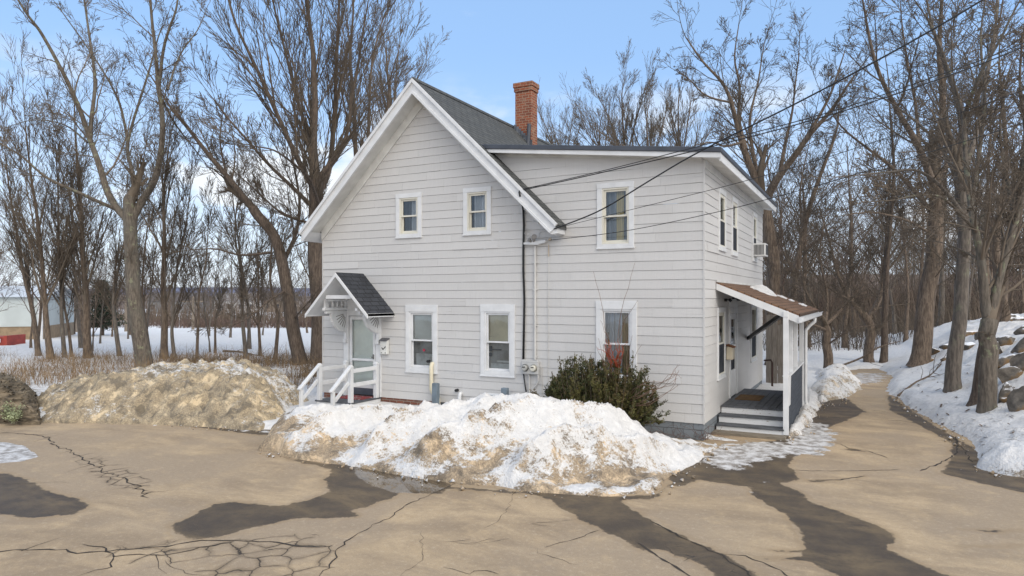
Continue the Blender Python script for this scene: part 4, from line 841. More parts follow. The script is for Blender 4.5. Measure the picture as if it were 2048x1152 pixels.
    mb = MB(); mb.prism([(.02, ya, zA-.15), (x1-.06, ya, zB-.15), (x1-.06, ya, zB-.165), (.02, ya, zA-.165)], (0, yb-ya, 0)); mb.build('ceiling', plain('porch_ceiling', (.22, .22, .22), .8, .2), pr)
    mb = MB(); g0 = x1-.02; prof = [(g0, zB-.06), (g0, zB-.17), (g0+.05, zB-.175), (g0+.085, zB-.15), (g0+.095, zB-.07), (g0+.115, zB-.06), (g0+.115, zB-.05), (g0+.085, zB-.055), (g0+.075, zB-.14), (g0+.045, zB-.16), (g0+.012, zB-.155), (g0+.012, zB-.06)]
    mb.prism([(x, ya-.06, z) for x, z in prof], (0, yb-ya+.1, 0)); mb.prism([(g0+.01, ya-.062, zB-.06), (g0+.01, ya-.062, zB-.17), (g0+.085, ya-.062, zB-.15), (g0+.1, ya-.062, zB-.06)], (0, .01, 0)); mb.build('gutter', M_TRIM, pr)
    mb = MB(); mb.tube([(g0+.05, 4.95, zB-.17), (g0+.05, 4.95, zB-.26), (g0-.06, 4.93, zB-.36), (px_+.09, 4.9, zB-.48), (px_+.085, 4.88, zB-.7), (px_+.085, 4.86, .25), (px_+.13, 4.86, .12), (px_+.25, 4.86, .08)], .042, 10); mb.build('downspout', M_TRIM, pr, smooth=True)
    mb = MB(); mb.beam((.03, 5.4, 1.75), (1.30, 1.6, 2.50), .06, .09); mb.build('brace', M_BLACK, pr)
    mb = MB(); mb.box((.012, ya, zA-.01), (.03, yb, zA+.045)); mb.build('flashing', M_TRIMOLD, pr)
    # side door
    d = MB(); wbox(d, PS, 2.66, 2.78, -.02, .04, .49, 2.60); wbox(d, PS, 3.62, 3.74, -.02, .04, .49, 2.60); wbox(d, PS, 2.78, 3.62, -.02, .04, 2.46, 2.60); wbox(d, PS, 2.66, 3.74, -.02, .03, 2.60, 2.80); sd2 = d.build('side_door', M_TRIM, HOUSE, .004)
    f = MB(); wbox(f, PS, 2.79, 2.90, -.03, .02, .50, 2.45); wbox(f, PS, 3.50, 3.61, -.03, .02, .50, 2.45); wbox(f, PS, 2.90, 3.50, -.03, .02, 2.32, 2.45); wbox(f, PS, 2.90, 3.50, -.03, .02, 1.66, 1.72); wbox(f, PS, 2.90, 3.50, -.03, .02, .50, 1.12); f.build('storm_door', M_TRIM, sd2, .004)
    g = MB(); g.quad(PS(2.9, -.005, 1.72), PS(3.5, -.005, 1.72), PS(3.5, -.005, 2.32), PS(2.9, -.005, 2.32)); g.build('pane', M_GLASS, sd2)
    g = MB(); g.quad(PS(2.9, -.005, 1.12), PS(3.5, -.005, 1.12), PS(3.5, -.005, 1.66), PS(2.9, -.005, 1.66)); g.build('insect_screen', M_SCREEN, sd2)
    g = MB(); wbox(g, PS, 2.85, 3.55, -.18, -.15, .5, 2.4); g.build('inner_door', plain('grey_inner_door', (.2, .2, .2), .6, .2), sd2)
    g = MB(); wbox(g, PS, 2.83, 2.87, .02, .05, 1.30, 1.42); g.build('handle', M_BLACK, sd2)
    # services fixed to the wall
    mb = MB(); mb.tube([(-6.20, -.10, -.1), (-6.21, -.10, .42), (-6.35, -.09, .52), (-6.42, -.085, .62), (-6.42, -.085, 1.18), (-6.42, -.06, 1.24), (-6.42, .0, 1.25)], .05, 10); mb.build('flue_pipe', plain('cream_plastic_pipe', (.66, .60, .45), .5, .1), HOUSE, smooth=True)
    mb = MB(); mb.tube([(-5.62, -.09, -.1), (-5.62, -.09, .52), (-5.62, -.06, .58), (-5.62, .0, .59)], .045, 10); mb.build('flue_pipe', M_TRIM, HOUSE, smooth=True)
    for x, z in ((-6.42, 1.25), (-5.62, .60)):
        mb = MB(); mb.tube([(x-.10, -.012, z+.05), (x-.10, -.10, z+.05)], .035, 10); mb.build('vent_nozzle', M_BLACK, HOUSE)
    mb = MB(); 
    mb.tube([(-4.97, -.12, -.1), (-4.97, -.12, .54), (-4.92, -.12, .58), (-4.45, -.12, .58)], .03, 8); mb.tube([(-4.8, -.12, .58), (-4.8, -.12, .32)], .035, 8); mb.tube([(-4.58, -.12, .42), (-4.52, -.12, .47), (-4.45, -.12, .48), (-4.42, -.12, .32)], .03, 8); mb.tube([(-4.80, -.125, .40), (-4.80, -.125, .48)], .055, 8)
    mb.build('gas_pipe', M_BLUEG, HOUSE, smooth=True)
    mb = MB(); mb.tube([(-4.85, -.10, .62), (-4.15, -.10, .62)], .028, 8); mb.box((-4.26, -.14, .58), (-4.14, -.05, .66)); mb.build('gas_pipe', M_TRIM, HOUSE)
    mb = MB(); mb.tube([(-3.68, -.04, 3.98), (-3.68, -.04, 1.46)], .028, 8); 
    for z in (1.5, 2.2, 3.0, 3.6): mb.box((-3.73, -.05, z), (-3.63, -.012, z+.03))
    mb.build('conduit', plain('pale_conduit', (.56, .55, .53), .5, .08), HOUSE)
    mb = MB(); mb.tube([(-3.82, -.05, 1.14), (-3.82, -.05, .1)], .018, 8); mb.tube([(-3.60, -.05, 1.14), (-3.60, -.05, .98), (-3.64, -.05, .9), (-3.73, -.05, .80), (-3.74, -.05, .7), (-3.74, -.05, .1)], .018, 8); mb.tube([(-3.36, -.03, 4.1), (-3.37, -.025, 2.5), (-3.38, -.02, .4)], .006, 5); mb.tube([(-3.52, -.03, 1.3), (-3.52, -.03, .3)], .01, 5); mb.build('conduit', plain('pale_conduit', (.56, .55, .53), .5, .08), HOUSE)
def m_peel():
    if 'peeling_paint' in MATS: return MATS['peeling_paint']
    m, nt, N, L, b = nodes('peeling_paint'); v = mapping(N, L, (3, 3, 12)); n = noise(N, L, v, 2.4, 7, .7)
    c = mixc(N, L, mrange(N, L, n, .60, .64), (.70, .71, .72), (.26, .19, .13)); L.new(c, b.inputs['Base Color']); b.inputs['Roughness'].default_value = .6; MATS['peeling_paint'] = m; return m
build_house()

# ------------------------------------------------------------------ things on and round the house
def mailbox(loc, P, label, paint, lidmat, flag, w=.22, h=.36, d=.11):
    o = thing('mailbox', label, 'mailbox', loc); u, z = (loc[0], loc[2]) if P is PF else (loc[1], loc[2])
    mb = MB(); wbox(mb, P, u-w/2, u+w/2, .016, d, z, z+h); mb.build('body', paint, o, .012)
    mb = MB(); mb.prism([P(u-w/2-.01, .012, z+h+.05), P(u-w/2-.01, d+.02, z+h-.005), P(u-w/2-.01, d+.03, z+h-.03), P(u-w/2-.01, .012, z+h+.02)], np.array(P(w+.02, 0, 0))-np.array(P(0, 0, 0))); mb.build('lid', lidmat, o, .004)
    if flag:
        mb = MB(); mb.beam(P(u-.05, d+.004, z+.17), P(u-.01, d+.004, z+.12), .006, .02); mb.beam(P(u-.012, d+.004, z+.12), P(u+.075, d+.004, z+.20), .006, .02)
        for s in (-.06, .06): mb.tube([P(u+s, d, z+.04), P(u+s, d+.01, z+.04)], .012, 8)
        mb.build('emblem', M_BLACK, o)
    return o
mailbox((-7.84, 0, 1.42), PF, 'white wall mailbox with grey lid beside the hooded front door', plain('white_mailbox', (.66, .66, .63), .5, .1), plain('dull_lid', (.10, .10, .11), .4, .3), True)
mailbox((0, 2.45, 1.42), PS, 'cream wall mailbox with rusty lid between porch window and side door', plain('cream_mailbox', (.62, .55, .42), .6, .15), plain('rusty_lid', (.25, .11, .05), .8, .5), False, w=.30, h=.30, d=.15)
def meters():
    o = thing('electric_meter_box', 'pale grey box of two round electric meters on the front wall', 'meter box', (-3.78, 0, 1.14))
    mb = MB(); mb.box((-3.98, -.11, 1.14), (-3.58, -.016, 1.43)); mb.box((-3.985, -.115, 1.40), (-3.575, -.012, 1.435)); mb.build('housing', plain('meter_housing', (.55, .55, .54), .5, .08), o, .006)
    for x, c in ((-3.885, (.40, .40, .38)), (-3.675, (.62, .60, .52))):
        mb = MB(); mb.tube([(x, -.11, 1.275), (x, -.14, 1.275), (x, -.145, 1.275)], [.085, .085, .078], 20); m = mb.build('meter', plain('meter_ring_%d' % int(-x*100), tuple(q*.5 for q in c), .35, .1, 3, .7), o)
        mb = MB(); mb.tube([(x, -.145, 1.275), (x, -.19, 1.275), (x, -.20, 1.275)], [.068, .066, .05], 20); mb.build('dial', plain('meter_dial_%d' % int(-x*100), c, .2, .1), m)
        mb = MB(); mb.box((x-.035, -.206, 1.285), (x+.035, -.199, 1.305)); mb.build('display', M_BLACK, m)
meters()
def air_con():
    o = thing('air_conditioner', 'white window air conditioner in the last upstairs window above the porch', 'air conditioner', (0, 6.68, 3.95))
    mb = MB(); mb.box((-.05, 6.42, 4.00), (.34, 6.94, 4.36)); mb.build('casing', plain('appliance_white', (.70, .70, .69), .4, .06), o, .01)
    mb = MB()
    for i in range(8): mb.box((.02+i*.036, 6.412, 4.04), (.04+i*.036, 6.419, 4.32)); 
    for i in range(9): mb.box((.341, 6.46+i*.05, 4.04), (.346, 6.49+i*.05, 4.32))
    mb.build('grille', plain('dark_grille', (.06, .06, .065), .5, .3), o)
air_con()
def camera(loc, label, d):
    o = thing('security_camera', label, 'camera', loc); l = np.array(loc); d = np.array(d, float)
    mb = MB(); mb.tube([l, l+d*.06], .035, 10); mb.tube([l+d*.06, l+d*.09+np.array([0, 0, .01])], .014, 6); mb.build('bracket', M_BLACK, o)
    mb = MB(); q = l+d*.1+np.array([0, 0, .02]); e = q+np.array([d[0]*.08-.03, d[1]*.08, -.05]); mb.tube([q, e], .032, 10); mb.build('body', M_BLACK, o)
camera((-8.30, -.03, 2.62), 'small black camera under the front door hood', (0, -1, 0)); camera((.02, 2.05, 2.78), 'small black camera under the side porch roof', (1, 0, 0))
def lamp():
    o = thing('porch_light', 'small black lantern under the top of the side porch roof', 'lamp', (.04, 3.2, 2.86))
    mb = MB(); mb.box((.012, 3.12, 2.80), (.04, 3.28, 2.96)); mb.tube([(.04, 3.2, 2.88), (.14, 3.2, 2.92)], .015, 6); mb.build('bracket', M_BLACK, o)
    mb = MB(); mb.tube([(.14, 3.2, 2.76), (.14, 3.2, 2.80), (.14, 3.2, 2.93), (.14, 3.2, 2.97)], [.03, .06, .07, .02], 8); mb.build('shade', M_BLACK, o)
lamp()
def mat(loc, w, d, label, mtl, rz=0.):
    o = thing('doormat', label, 'doormat', loc); x, y, z = loc; mb = MB(); n = 16
    for i in range(n): mb.box((x-w/2, y-d/2+d*i/n, z), (x+w/2, y-d/2+d*(i+1)/n-.003, z+.014+.003*(i % 2)))
    mb.build('pile', mtl, o)
    return o
def m_redmat():
    m, nt, N, L, b = nodes('red_patterned_mat'); v = mapping(N, L); n = noise(N, L, v, 9, 4, .6); n2 = noise(N, L, v, 16, 3)
    c = mixc(N, L, mrange(N, L, n, .42, .6), (.30, .045, .05), (.16, .05, .05)); c = mixc(N, L, mrange(N, L, n2, .58, .63, 0, .8), c, (.45, .42, .36)); L.new(c, b.inputs['Base Color']); b.inputs['Roughness'].default_value = .95; return m
mat((-8.50, -.42, .336), .80, .48, 'red patterned doormat in front of the hooded door', m_redmat())
mat((.42, 3.05, .486), .55, .85, 'brown coir doormat on the side porch floor', plain('brown_coir', (.13, .075, .03), .95, .4, 12.))
for x, t, lab in ((-6.16, .60, 'blue-grey steel post guarding the cream flue pipe'), (-4.31, .62, 'blue-grey steel post guarding the gas pipes')):
    mb = MB(); mb.box((x-.075, -.34, -.1), (x+.075, -.22, .82 if x < -5 else .82)); o = mb.build('guard_post', M_BLUEG, None, .01); tag(o, lab, 'post')
def lights():
    o = thing('floodlight', 'bare floodlight cluster with loose wires on a pale wall ledge', 'floodlight', (-3.70, 0, 4.05))
    mb = MB(); mb.prism([(-3.93, -.012, 4.06), (-3.40, -.012, 4.10), (-3.40, -.012, 4.05), (-3.60, -.012, 4.0), (-3.93, -.012, 4.02)], (0, -.10, 0)); mb.build('ledge', M_TRIM, o)
    mb = MB(); mb.tube([(-3.68, -.10, 4.07), (-3.66, -.14, 4.14), (-3.62, -.2, 4.18)], [.02, .05, .06], 10); mb.tube([(-3.74, -.1, 4.07), (-3.78, -.16, 4.12)], [.02, .05], 10); mb.build('lamp_head', plain('grey_lamp_head', (.22, .21, .20), .5, .3), o)
    mb = MB()
    for r, c in ((.10, (-3.74, 4.14)), (.07, (-3.86, 4.28)), (.13, (-3.45, 4.22))): mb.tube([(c[0]+r*math.cos(a), -.05-.02*math.sin(2*a), c[1]+r*.7*math.sin(a)) for a in np.linspace(.3, 5.2, 14)], .007, 5)
    mb.tube([(-3.93, -.03, 4.35), (-3.90, -.06, 4.38), (-3.84, -.06, 4.36)], .01, 5); mb.build('wire', plain('pale_wire', (.5, .49, .47), .5, .1), o)
lights()
def cam_cable():
    P = [fr(1038, 383, -.48), fr(1040, 392, -.47), fr(1043, 402, -.2), fr(1046, 420, -.05)]+[fr(x, y, -.03) for x, y in ((1047, 450), (1046, 500), (1046, 540), (1048, 600), (1047, 660), (1046, 718))]
    mb = MB(); mb.tube(P, .018, 6); mb.tube([p+np.array([.03, -.012, 0]) for p in P[3:]], .011, 6); P2 = [fr(x, y, -.04) for x, y in ((1047, 748), (1050, 770), (1055, 800), (1056, 830))]; mb.tube(P2, .014, 6)
    o = mb.build('drop_cable', M_BLACK, None, smooth=True); tag(o, 'black service cable running down the front wall to the meters', 'cable')
cam_cable()
def wire(name, A, pts, r, label, seg=40, cat='cable'):
    """overhead line through picture points at growing distance towards a pole outside the view"""
    P = [np.array(A)]+[dp(x, y, min(d, (fr(x, y, -.35)-CAM)@FW-.02*max(0, (x-1150)/40)) if x < 1500 else d) for x, y, d in pts]; P = np.array(P); t = np.linspace(0, len(P)-1, seg); i = np.clip(t.astype(int), 0, len(P)-2)
    def cr(k):
        f = t-i; p0 = P[np.clip(i-1, 0, len(P)-1)]; p1 = P[i]; p2 = P[i+1]; p3 = P[np.clip(i+2, 0, len(P)-1)]; f = f[:, None]
        return .5*((2*p1)+(-p0+p2)*f+(2*p0-5*p1+4*p2-p3)*f*f+(-p0+3*p1-3*p2+p3)*f**3)
    mb = MB(); mb.tube(cr(0), r, 5); o = mb.build(name, M_BLACK, None, smooth=True); tag(o, label, cat, 'overhead service lines to the house')
wire('service_line', fr(1038, 382, -.48), [(1200, 346, 14.2), (1400, 299, 13.0), (1640, 236, 12.0), (1850, 168, 11.3), (2048, 93, 10.8), (2300, -30, 10.2)], .011, 'thick black overhead line rising from the gable rake, lower of the twin pair')
wire('service_line', fr(1038, 380, -.48), [(1200, 343, 14.2), (1400, 292, 12.9), (1640, 230, 11.9), (1850, 160, 11.2), (2048, 86, 10.7), (2300, -36, 10.1)], .009, 'thinner black overhead line rising from the gable rake, upper of the twin pair')
wire('service_line', fr(1108, 458, -.46), [(1200, 421, 14.0), (1300, 361, 13.3), (1400, 303, 12.6), (1600, 203, 11.5), (1800, 96, 10.6), (1965, 0, 10.0), (2200, -150, 9.4)], .015, 'thickest twisted black line sweeping up from the foot of the gable rake')
wire('service_line', fr(1118, 455, -.10), [(1300, 410, 14.0), (1490, 362, 12.9), (1700, 300, 11.9), (2048, 180, 10.6), (2300, 80, 10)], .006, 'thin line crossing just above the first upstairs side window')
wire('service_line', fr(1102, 480, -.06), [(1250, 462, 14.3), (1430, 425, 13.1), (1555, 393, 12.3), (1700, 352, 11.6), (2048, 245, 10.5), (2300, 150, 10)], .007, 'thin line from the wall hook under the floodlight crossing the upstairs windows')
mb = MB()
for x, z in ((1100, 480), (1112, 458)): p = fr(x, z, -.02); mb.tube([p, p+np.array([0, -.06, 0])], .02, 8); mb.tube([p+np.array([0, -.06, 0]), p+np.array([.05, -.08, .02])], .03, 8)
p = fr(1097, 490, -.03); mb.tube([p, p+np.array([0, 0, -.25])], .012, 6); o = mb.build('line_anchor', plain('old_insulator', (.45, .38, .30), .5, .3), HOUSE)
# fence end of weathered boards beyond the back corner
def fence():
    o = thing('board_fence', 'weathered grey board fence end standing beyond the back corner of the house', 'fence', (.4, 8.75, 0))
    for i in range(4):
        x = .06+i*.17; h = 2.0 if i > 1 else 2.3; mb = MB(); mb.hexa([(x, 8.72, 0), (x+.16, 8.72, 0), (x+.16, 8.76, 0), (x, 8.76, 0), (x, 8.72, h), (x+.16, 8.72, h+.02*(-1)**i), (x+.16, 8.76, h), (x, 8.76, h)]); mb.build('board', plain('weathered_board', (.21, .185, .16), .9, .3, 5., 0, .5, 20, (9, 9, .7)), o)
    mb = MB(); mb.box((.05, 8.765, .5), (.74, 8.80, .6)); mb.box((.05, 8.765, 1.6), (.74, 8.80, 1.7)); mb.build('rail', plain('weathered_board', (.21, .185, .16)), o)
fence()
mb = MB(); mb.tube([(.1, 8.0, .95), (.30, 7.9, .98), (.34, 7.9, .9), (.34, 7.9, .1)], .03, 6); o = mb.build('iron_pipe', plain('rusty_iron', (.05, .025, .02), .8, .4), None); tag(o, 'dark rusty pipe bracket low on the back corner of the side wall', 'pipe')
# snow left on the porch roof
def roof_snow(name, Y0, u0, w, d, h, lab):
    n = 22; xs = np.linspace(-1, 1, n); X, Y = np.meshgrid(xs, xs, indexing='ij'); r = np.hypot(X, Y)+fbm(X*2+Y0*9, Y*2, 3)*.7; Hh = np.clip(1-r, 0, 1)**.6*h*(1+fbm(X*3, Y*3+Y0, 3))
    U = u0+X*w/2; V_ = Y0+Y*d/2; Z = 3.17-.404*U+Hh-.004; c = np.array([u0, Y0, 3.17-.404*u0]); Vv = np.stack([U, V_, Z], -1).reshape(-1, 3)-c; I = np.arange(n*n).reshape(n, n); F = np.stack([I[:-1, :-1], I[1:, :-1], I[1:, 1:], I[:-1, 1:]], -1).reshape(-1, 4)
    k = (Hh.ravel() > .004)[F].any(1); o = np_mesh(name, Vv, F[k], M_SNOW, None, True); o.location = c; tag(o, lab, 'snow patch', 'snow left on the porch roof')
roof_snow('snow_patch', 5.3, .48, .62, 1.9, .16, 'largest white snow patch on the brown porch roof near the house wall')
roof_snow('snow_patch', 6.2, .80, .26, .8, .05, 'second snow patch on the porch roof, next to the largest one')
roof_snow('snow_patch', 6.3, 1.02, .16, .9, .04, 'thin sliver of snow on the porch roof between two thicker patches')
roof_snow('snow_patch', 6.2, 1.32, .20, .9, .05, 'snow patch lowest on the porch roof close to the gutter')

# ------------------------------------------------------------------ bare trees
BARK = {'brown': m_bark('brown_bark', (.085, .062, .046), (.20, .152, .112)), 'dark': m_bark('dark_bark', (.066, .049, .038), (.155, .118, .090)),
        'lichen': m_bark('lichen_bark', (.080, .066, .052), (.18, .15, .12), .75), 'grey': m_bark('grey_bark', (.095, .080, .067), (.20, .168, .138), .3)}
TWIG = {'brown': plain('brown_twigs', (.120, .092, .066), .9, .3, 1.), 'dark': plain('dark_twigs', (.090, .066, .052), .9, .3, 1.), 'red': plain('reddish_twigs', (.130, .088, .066), .9, .35, 1.), 'grey': plain('grey_twigs', (.155, .122, .090), .9, .3, 1.)}
class Poly:
    def __init__(s): s.g = {}
    def add(s, pts, r, n):
        pts = np.asarray(pts, float); s.g.setdefault((len(pts), n), []).append((pts[None], np.asarray(r, float)[None]))
    def bulk(s, P, Rr, n): s.g.setdefault((P.shape[1], n), []).append((P, Rr))
    def mesh(s, name, mat, parent, base):
        Vs, Fs = [], []; k = 0
        for (m, n), L in s.g.items():
            P = np.concatenate([a for a, _ in L]); Rr = np.concatenate([b for _, b in L]); T = np.gradient(P, axis=1); T /= np.linalg.norm(T, axis=2, keepdims=True)+1e-9
            ch = P[:, -1]-P[:, 0]; ch /= np.linalg.norm(ch, axis=1, keepdims=True)+1e-9      # one reference direction per branch keeps its tube from twisting
            ref = np.cross(ch, np.where(np.abs(ch[:, :1]) > .7, np.array([0, 1., 0]), np.array([1., 0, 0]))); ref /= np.linalg.norm(ref, axis=1, keepdims=True)+1e-9
            A = np.cross(T, ref[:, None]); A /= np.linalg.norm(A, axis=2, keepdims=True)+1e-9; B = np.cross(T, A)
            an = np.arange(n)*2*math.pi/n; V = P[:, :, None]+Rr[..., None, None]*(A[:, :, None]*np.cos(an)[:, None]+B[:, :, None]*np.sin(an)[:, None])
            M = len(P); Vs.append(V.reshape(-1, 3)); I = k+np.arange(M*m*n).reshape(M, m, n); J = np.roll(I, -1, 2)
            Fs.append(np.stack([I[:, :-1], J[:, :-1], J[:, 1:], I[:, 1:]], -1).reshape(-1, 4)); k += M*m*n
        V = np.vstack(Vs)-np.asarray(base); return np_mesh(name, V, np.vstack(Fs), mat, parent, True)
def nrm(v): return v/(np.linalg.norm(v)+1e-9)
def perp(d, rs):
    a = np.cross(d, rs.randn(3)); return nrm(a)
def grow(P, rs, p, d, L, r, lvl, S):
    """one branch and, along it, its children; lvl counts up to S['depth']"""
    n = (6, 6, 5, 4, 3)[min(lvl, 4)]; wob = S['wob'][min(lvl, len(S['wob'])-1)]; rn = rs.randn(n-1, 3)*wob; rn[:, 2] += S['up']*(1+.2*lvl); rn[0, 2] -= S['up']
    D = d+np.cumsum(rn, 0); D /= np.sqrt((D*D).sum(1))[:, None]; pts = np.vstack([p, p+np.cumsum(D, 0)*(L/(n-1))])
    rt = np.linspace(r, max(r*.35, S['rmin']), n); P[min(lvl, 1)].add(pts, rt, 7 if lvl == 0 else (5 if r > .03 else 3))
    if lvl >= S['depth']: return
    k = S['kids'][min(lvl, len(S['kids'])-1)]; k = max(1, int(k*(.7+.6*rs.rand()))); t = np.minimum((.16 if lvl else .3)+(.84-(.0 if lvl else .14))*(np.arange(k)+rs.rand(k)*.8)/k, .99)
    i = np.minimum((t*(n-1)).astype(int), n-2); b = pts[i]+(pts[i+1]-pts[i])*(t*(n-1)-i)[:, None]; ax_ = D[i]; a = S['ang']*(.65+.7*rs.rand(k))
    pe = np.cross(ax_, rs.randn(k, 3)); pe /= np.linalg.norm(pe, axis=1, keepdims=True)+1e-9; dr = ax_*np.cos(a)[:, None]+pe*np.sin(a)[:, None]; dr[:, 2] += .06; dr /= np.linalg.norm(dr, axis=1, keepdims=True)
    Lc = L*S['ratio']*(1.12-.55*t)*(.6+.8*rs.rand(k)); rc = np.maximum(r*(1-.6*t)*.5, S['rmin'])
    if lvl+1 == S['depth']:                # last order: all the twigs of a branch at once
        e = dr+rs.randn(k, 3)*wob*.6; e[:, 2] += S['up']; e /= np.linalg.norm(e, axis=1, keepdims=True)
        P[1].bulk(np.stack([b, b+dr*(Lc*.5)[:, None], b+dr*(Lc*.5)[:, None]+e*(Lc*.5)[:, None]], 1), np.stack([rc, rc*.85, rc*.55], 1), 3); return
    for j in range(k): grow(P, rs, b[j], dr[j], Lc[j], rc[j], lvl+1, S)
STY = {'maple': dict(depth=4, kids=(9, 7, 5, 3), ang=.74, ratio=.55, up=.03, wob=(.10, .09, .11, .12), rmin=.0072), 'fan': dict(depth=4, kids=(10, 7, 5, 2), ang=.42, ratio=.56, up=.05, wob=(.05, .05, .08, .10), rmin=.0075),
       'open': dict(depth=4, kids=(6, 6, 5, 3), ang=.66, ratio=.55, up=.03, wob=(.13, .12, .14, .14), rmin=.007), 'thin': dict(depth=3, kids=(9, 7, 6), ang=.62, ratio=.42, up=.05, wob=(.05, .09, .12), rmin=.012)}
def hero(label, base_px, d, limbs, style, seed, bark, twig, sub=(4.2, .05), cat='tree', name='tree', group=None, dens=1.0, base_z=None, over=None, hidden=False, stem=.38):
    """a tree whose trunk and main limbs follow the photograph; limbs: list of (points, r0, r1) with points (px, py[, extra depth])"""
    rs = np.random.RandomState(seed); g_ = on_hill(*base_px) if not hidden else None
    rsc = 1.
    if g_ is not None: rsc = (g_-CAM)@FW/d; d = (g_-CAM)@FW
    b = dp(base_px[0], base_px[1], d); z = hz(b[0], b[1]); 
    if base_z is not None: z = base_z
    root = thing(name, label, cat, (b[0], b[1], z), group); P = [Poly(), Poly()]; S = dict(STY[style]); S.update(over or {})
    for li, (pts, r0, r1) in enumerate(limbs):
        r0 = r0*rsc*(1. if li == 0 else .82); r1 = r1*rsc*(1. if li == 0 else .8); W = []
        for q in pts: W.append(dp(q[0], q[1], d+(q[2] if len(q) > 2 else 0)))
        W = np.array(W)
        if li == 0: W[0] = (b[0], b[1], z-.15); W = W[[True]+[w[2] > z+.3 for w in W[1:]]]
        # smooth the polyline
        n = max(6, len(W)*4); t = np.linspace(0, len(W)-1, n); i = np.clip(t.astype(int), 0, len(W)-2); f = (t-i)[:, None]; p0, p1, p2, p3 = W[np.clip(i-1, 0, None)], W[i], W[i+1], W[np.clip(i+2, None, len(W)-1)]
        C = .5*((2*p1)+(-p0+p2)*f+(2*p0-5*p1+4*p2-p3)*f*f+(-p0+3*p1-3*p2+p3)*f**3); Ln = np.linalg.norm(np.diff(C, axis=0), axis=1).sum()
        wv = np.sin(np.linspace(0, 7+rs.rand()*5, n)[:, None]+rs.rand(3)*6)*.5+np.sin(np.linspace(0, 17, n)[:, None]+rs.rand(3)*6)*.25; C += wv*min(r0*.30, .07)*np.minimum(1, np.minimum(np.arange(n), np.arange(n)[::-1])/2.)[:, None]; rr = r0+(r1-r0)*np.linspace(0, 1, n)**.8
        if li == 0: rr[0] *= 1.32; rr[1] *= 1.1
        P[0].add(C, rr, 10 if r0 > .12 else 7)
        st = stem if li == 0 else .10; cnt = int(Ln*sub[0]*dens*(1-st)*.5)
        for j in range(cnt):
            t_ = st+(1-st)*(j+rs.rand())/cnt; k = min(int(t_*(n-1)), n-2); axv = nrm(C[k+1]-C[k]); r = rr[k]; L = sub[1]*Ln*(.5+.8*rs.rand())*(1.25-.6*t_)
            a = S['ang']*(.7+.7*rs.rand()); dr = nrm(axv*math.cos(a)+perp(axv, rs)*math.sin(a)+np.array([0, 0, .12]))
            grow(P, rs, C[k], dr, L, max(min(r*.5, .010+L*.010), S['rmin']), 1, S)
        grow(P, rs, C[-1], nrm(C[-1]-C[-3]), max(.8, sub[1]*Ln), max(r1*.9, .012), 1, S)
    c = np.array([b[0], b[1], z]); P[0].mesh('trunk', BARK[bark], root, c); P[1].mesh('crown', TWIG[twig], root, c); return root
def HIDE(label, base_px, d, limbs, *a, **k): return hero(label, base_px, d, limbs, *a, hidden=True, **k)
def wild(style, h, seed, bark, twig, r0=None, lean=.03, over=None, start=.3, limbs=None, name='tree', cat='tree', spread=.4):
    """a whole tree grown from a seed, at the origin"""
    rs = np.random.RandomState(seed); root = thing(name, None, cat, (0, 0, 0)); P = [Poly(), Poly()]; S = dict(STY[style]); S.update(over or {})
    r0 = r0 or h*.013; n = 9; q = np.zeros(3)-np.array([0, 0, .2]); d = nrm(np.array([rs.randn()*lean, rs.randn()*lean, 1])); C = [q]
    for i in range(n-1): d = nrm(d+rs.randn(3)*.05+np.array([0, 0, .03])); q = q+d*h*.86/(n-1); C.append(q)
    C = np.array(C); rr = r0*(1-.86*np.linspace(0, 1, n)**.9); rr[0] *= 1.4; P[0].add(C, rr, 8)
    cnt = limbs or S['kids'][0]+4
    for j in range(cnt):
        t = start+(1-start)*(j+rs.rand())/cnt; f = min(t, .98)*(n-1); k = int(f); b = C[k]+(C[min(k+1, n-1)]-C[k])*(f-k); a = S['ang']*(1.25-.6*t)*(.8+.4*rs.rand()); az = j*2.4+rs.rand()
        dr = nrm(np.array([math.cos(az)*math.sin(a), math.sin(az)*math.sin(a), math.cos(a)])); grow(P, rs, b, dr, h*spread*(1.15-.75*t)*(.75+.5*rs.rand()), max(rr[k]*.5, .012), 1, S)
    P[0].mesh('trunk', BARK[bark], root, np.zeros(3)); P[1].mesh('crown', TWIG[twig], root, np.zeros(3)); return root
def copy_tree(src, loc, rz, s, label=None, group=None):
    c = src.copy(); COL.objects.link(c); c.location = loc; c.rotation_euler = (0, 0, rz); c.scale = (s, s, s)
    if label: c['label'] = label
    if group: c['group'] = group
    for ch in src.children:
        k = ch.copy(); COL.objects.link(k); k.parent = c
    return c

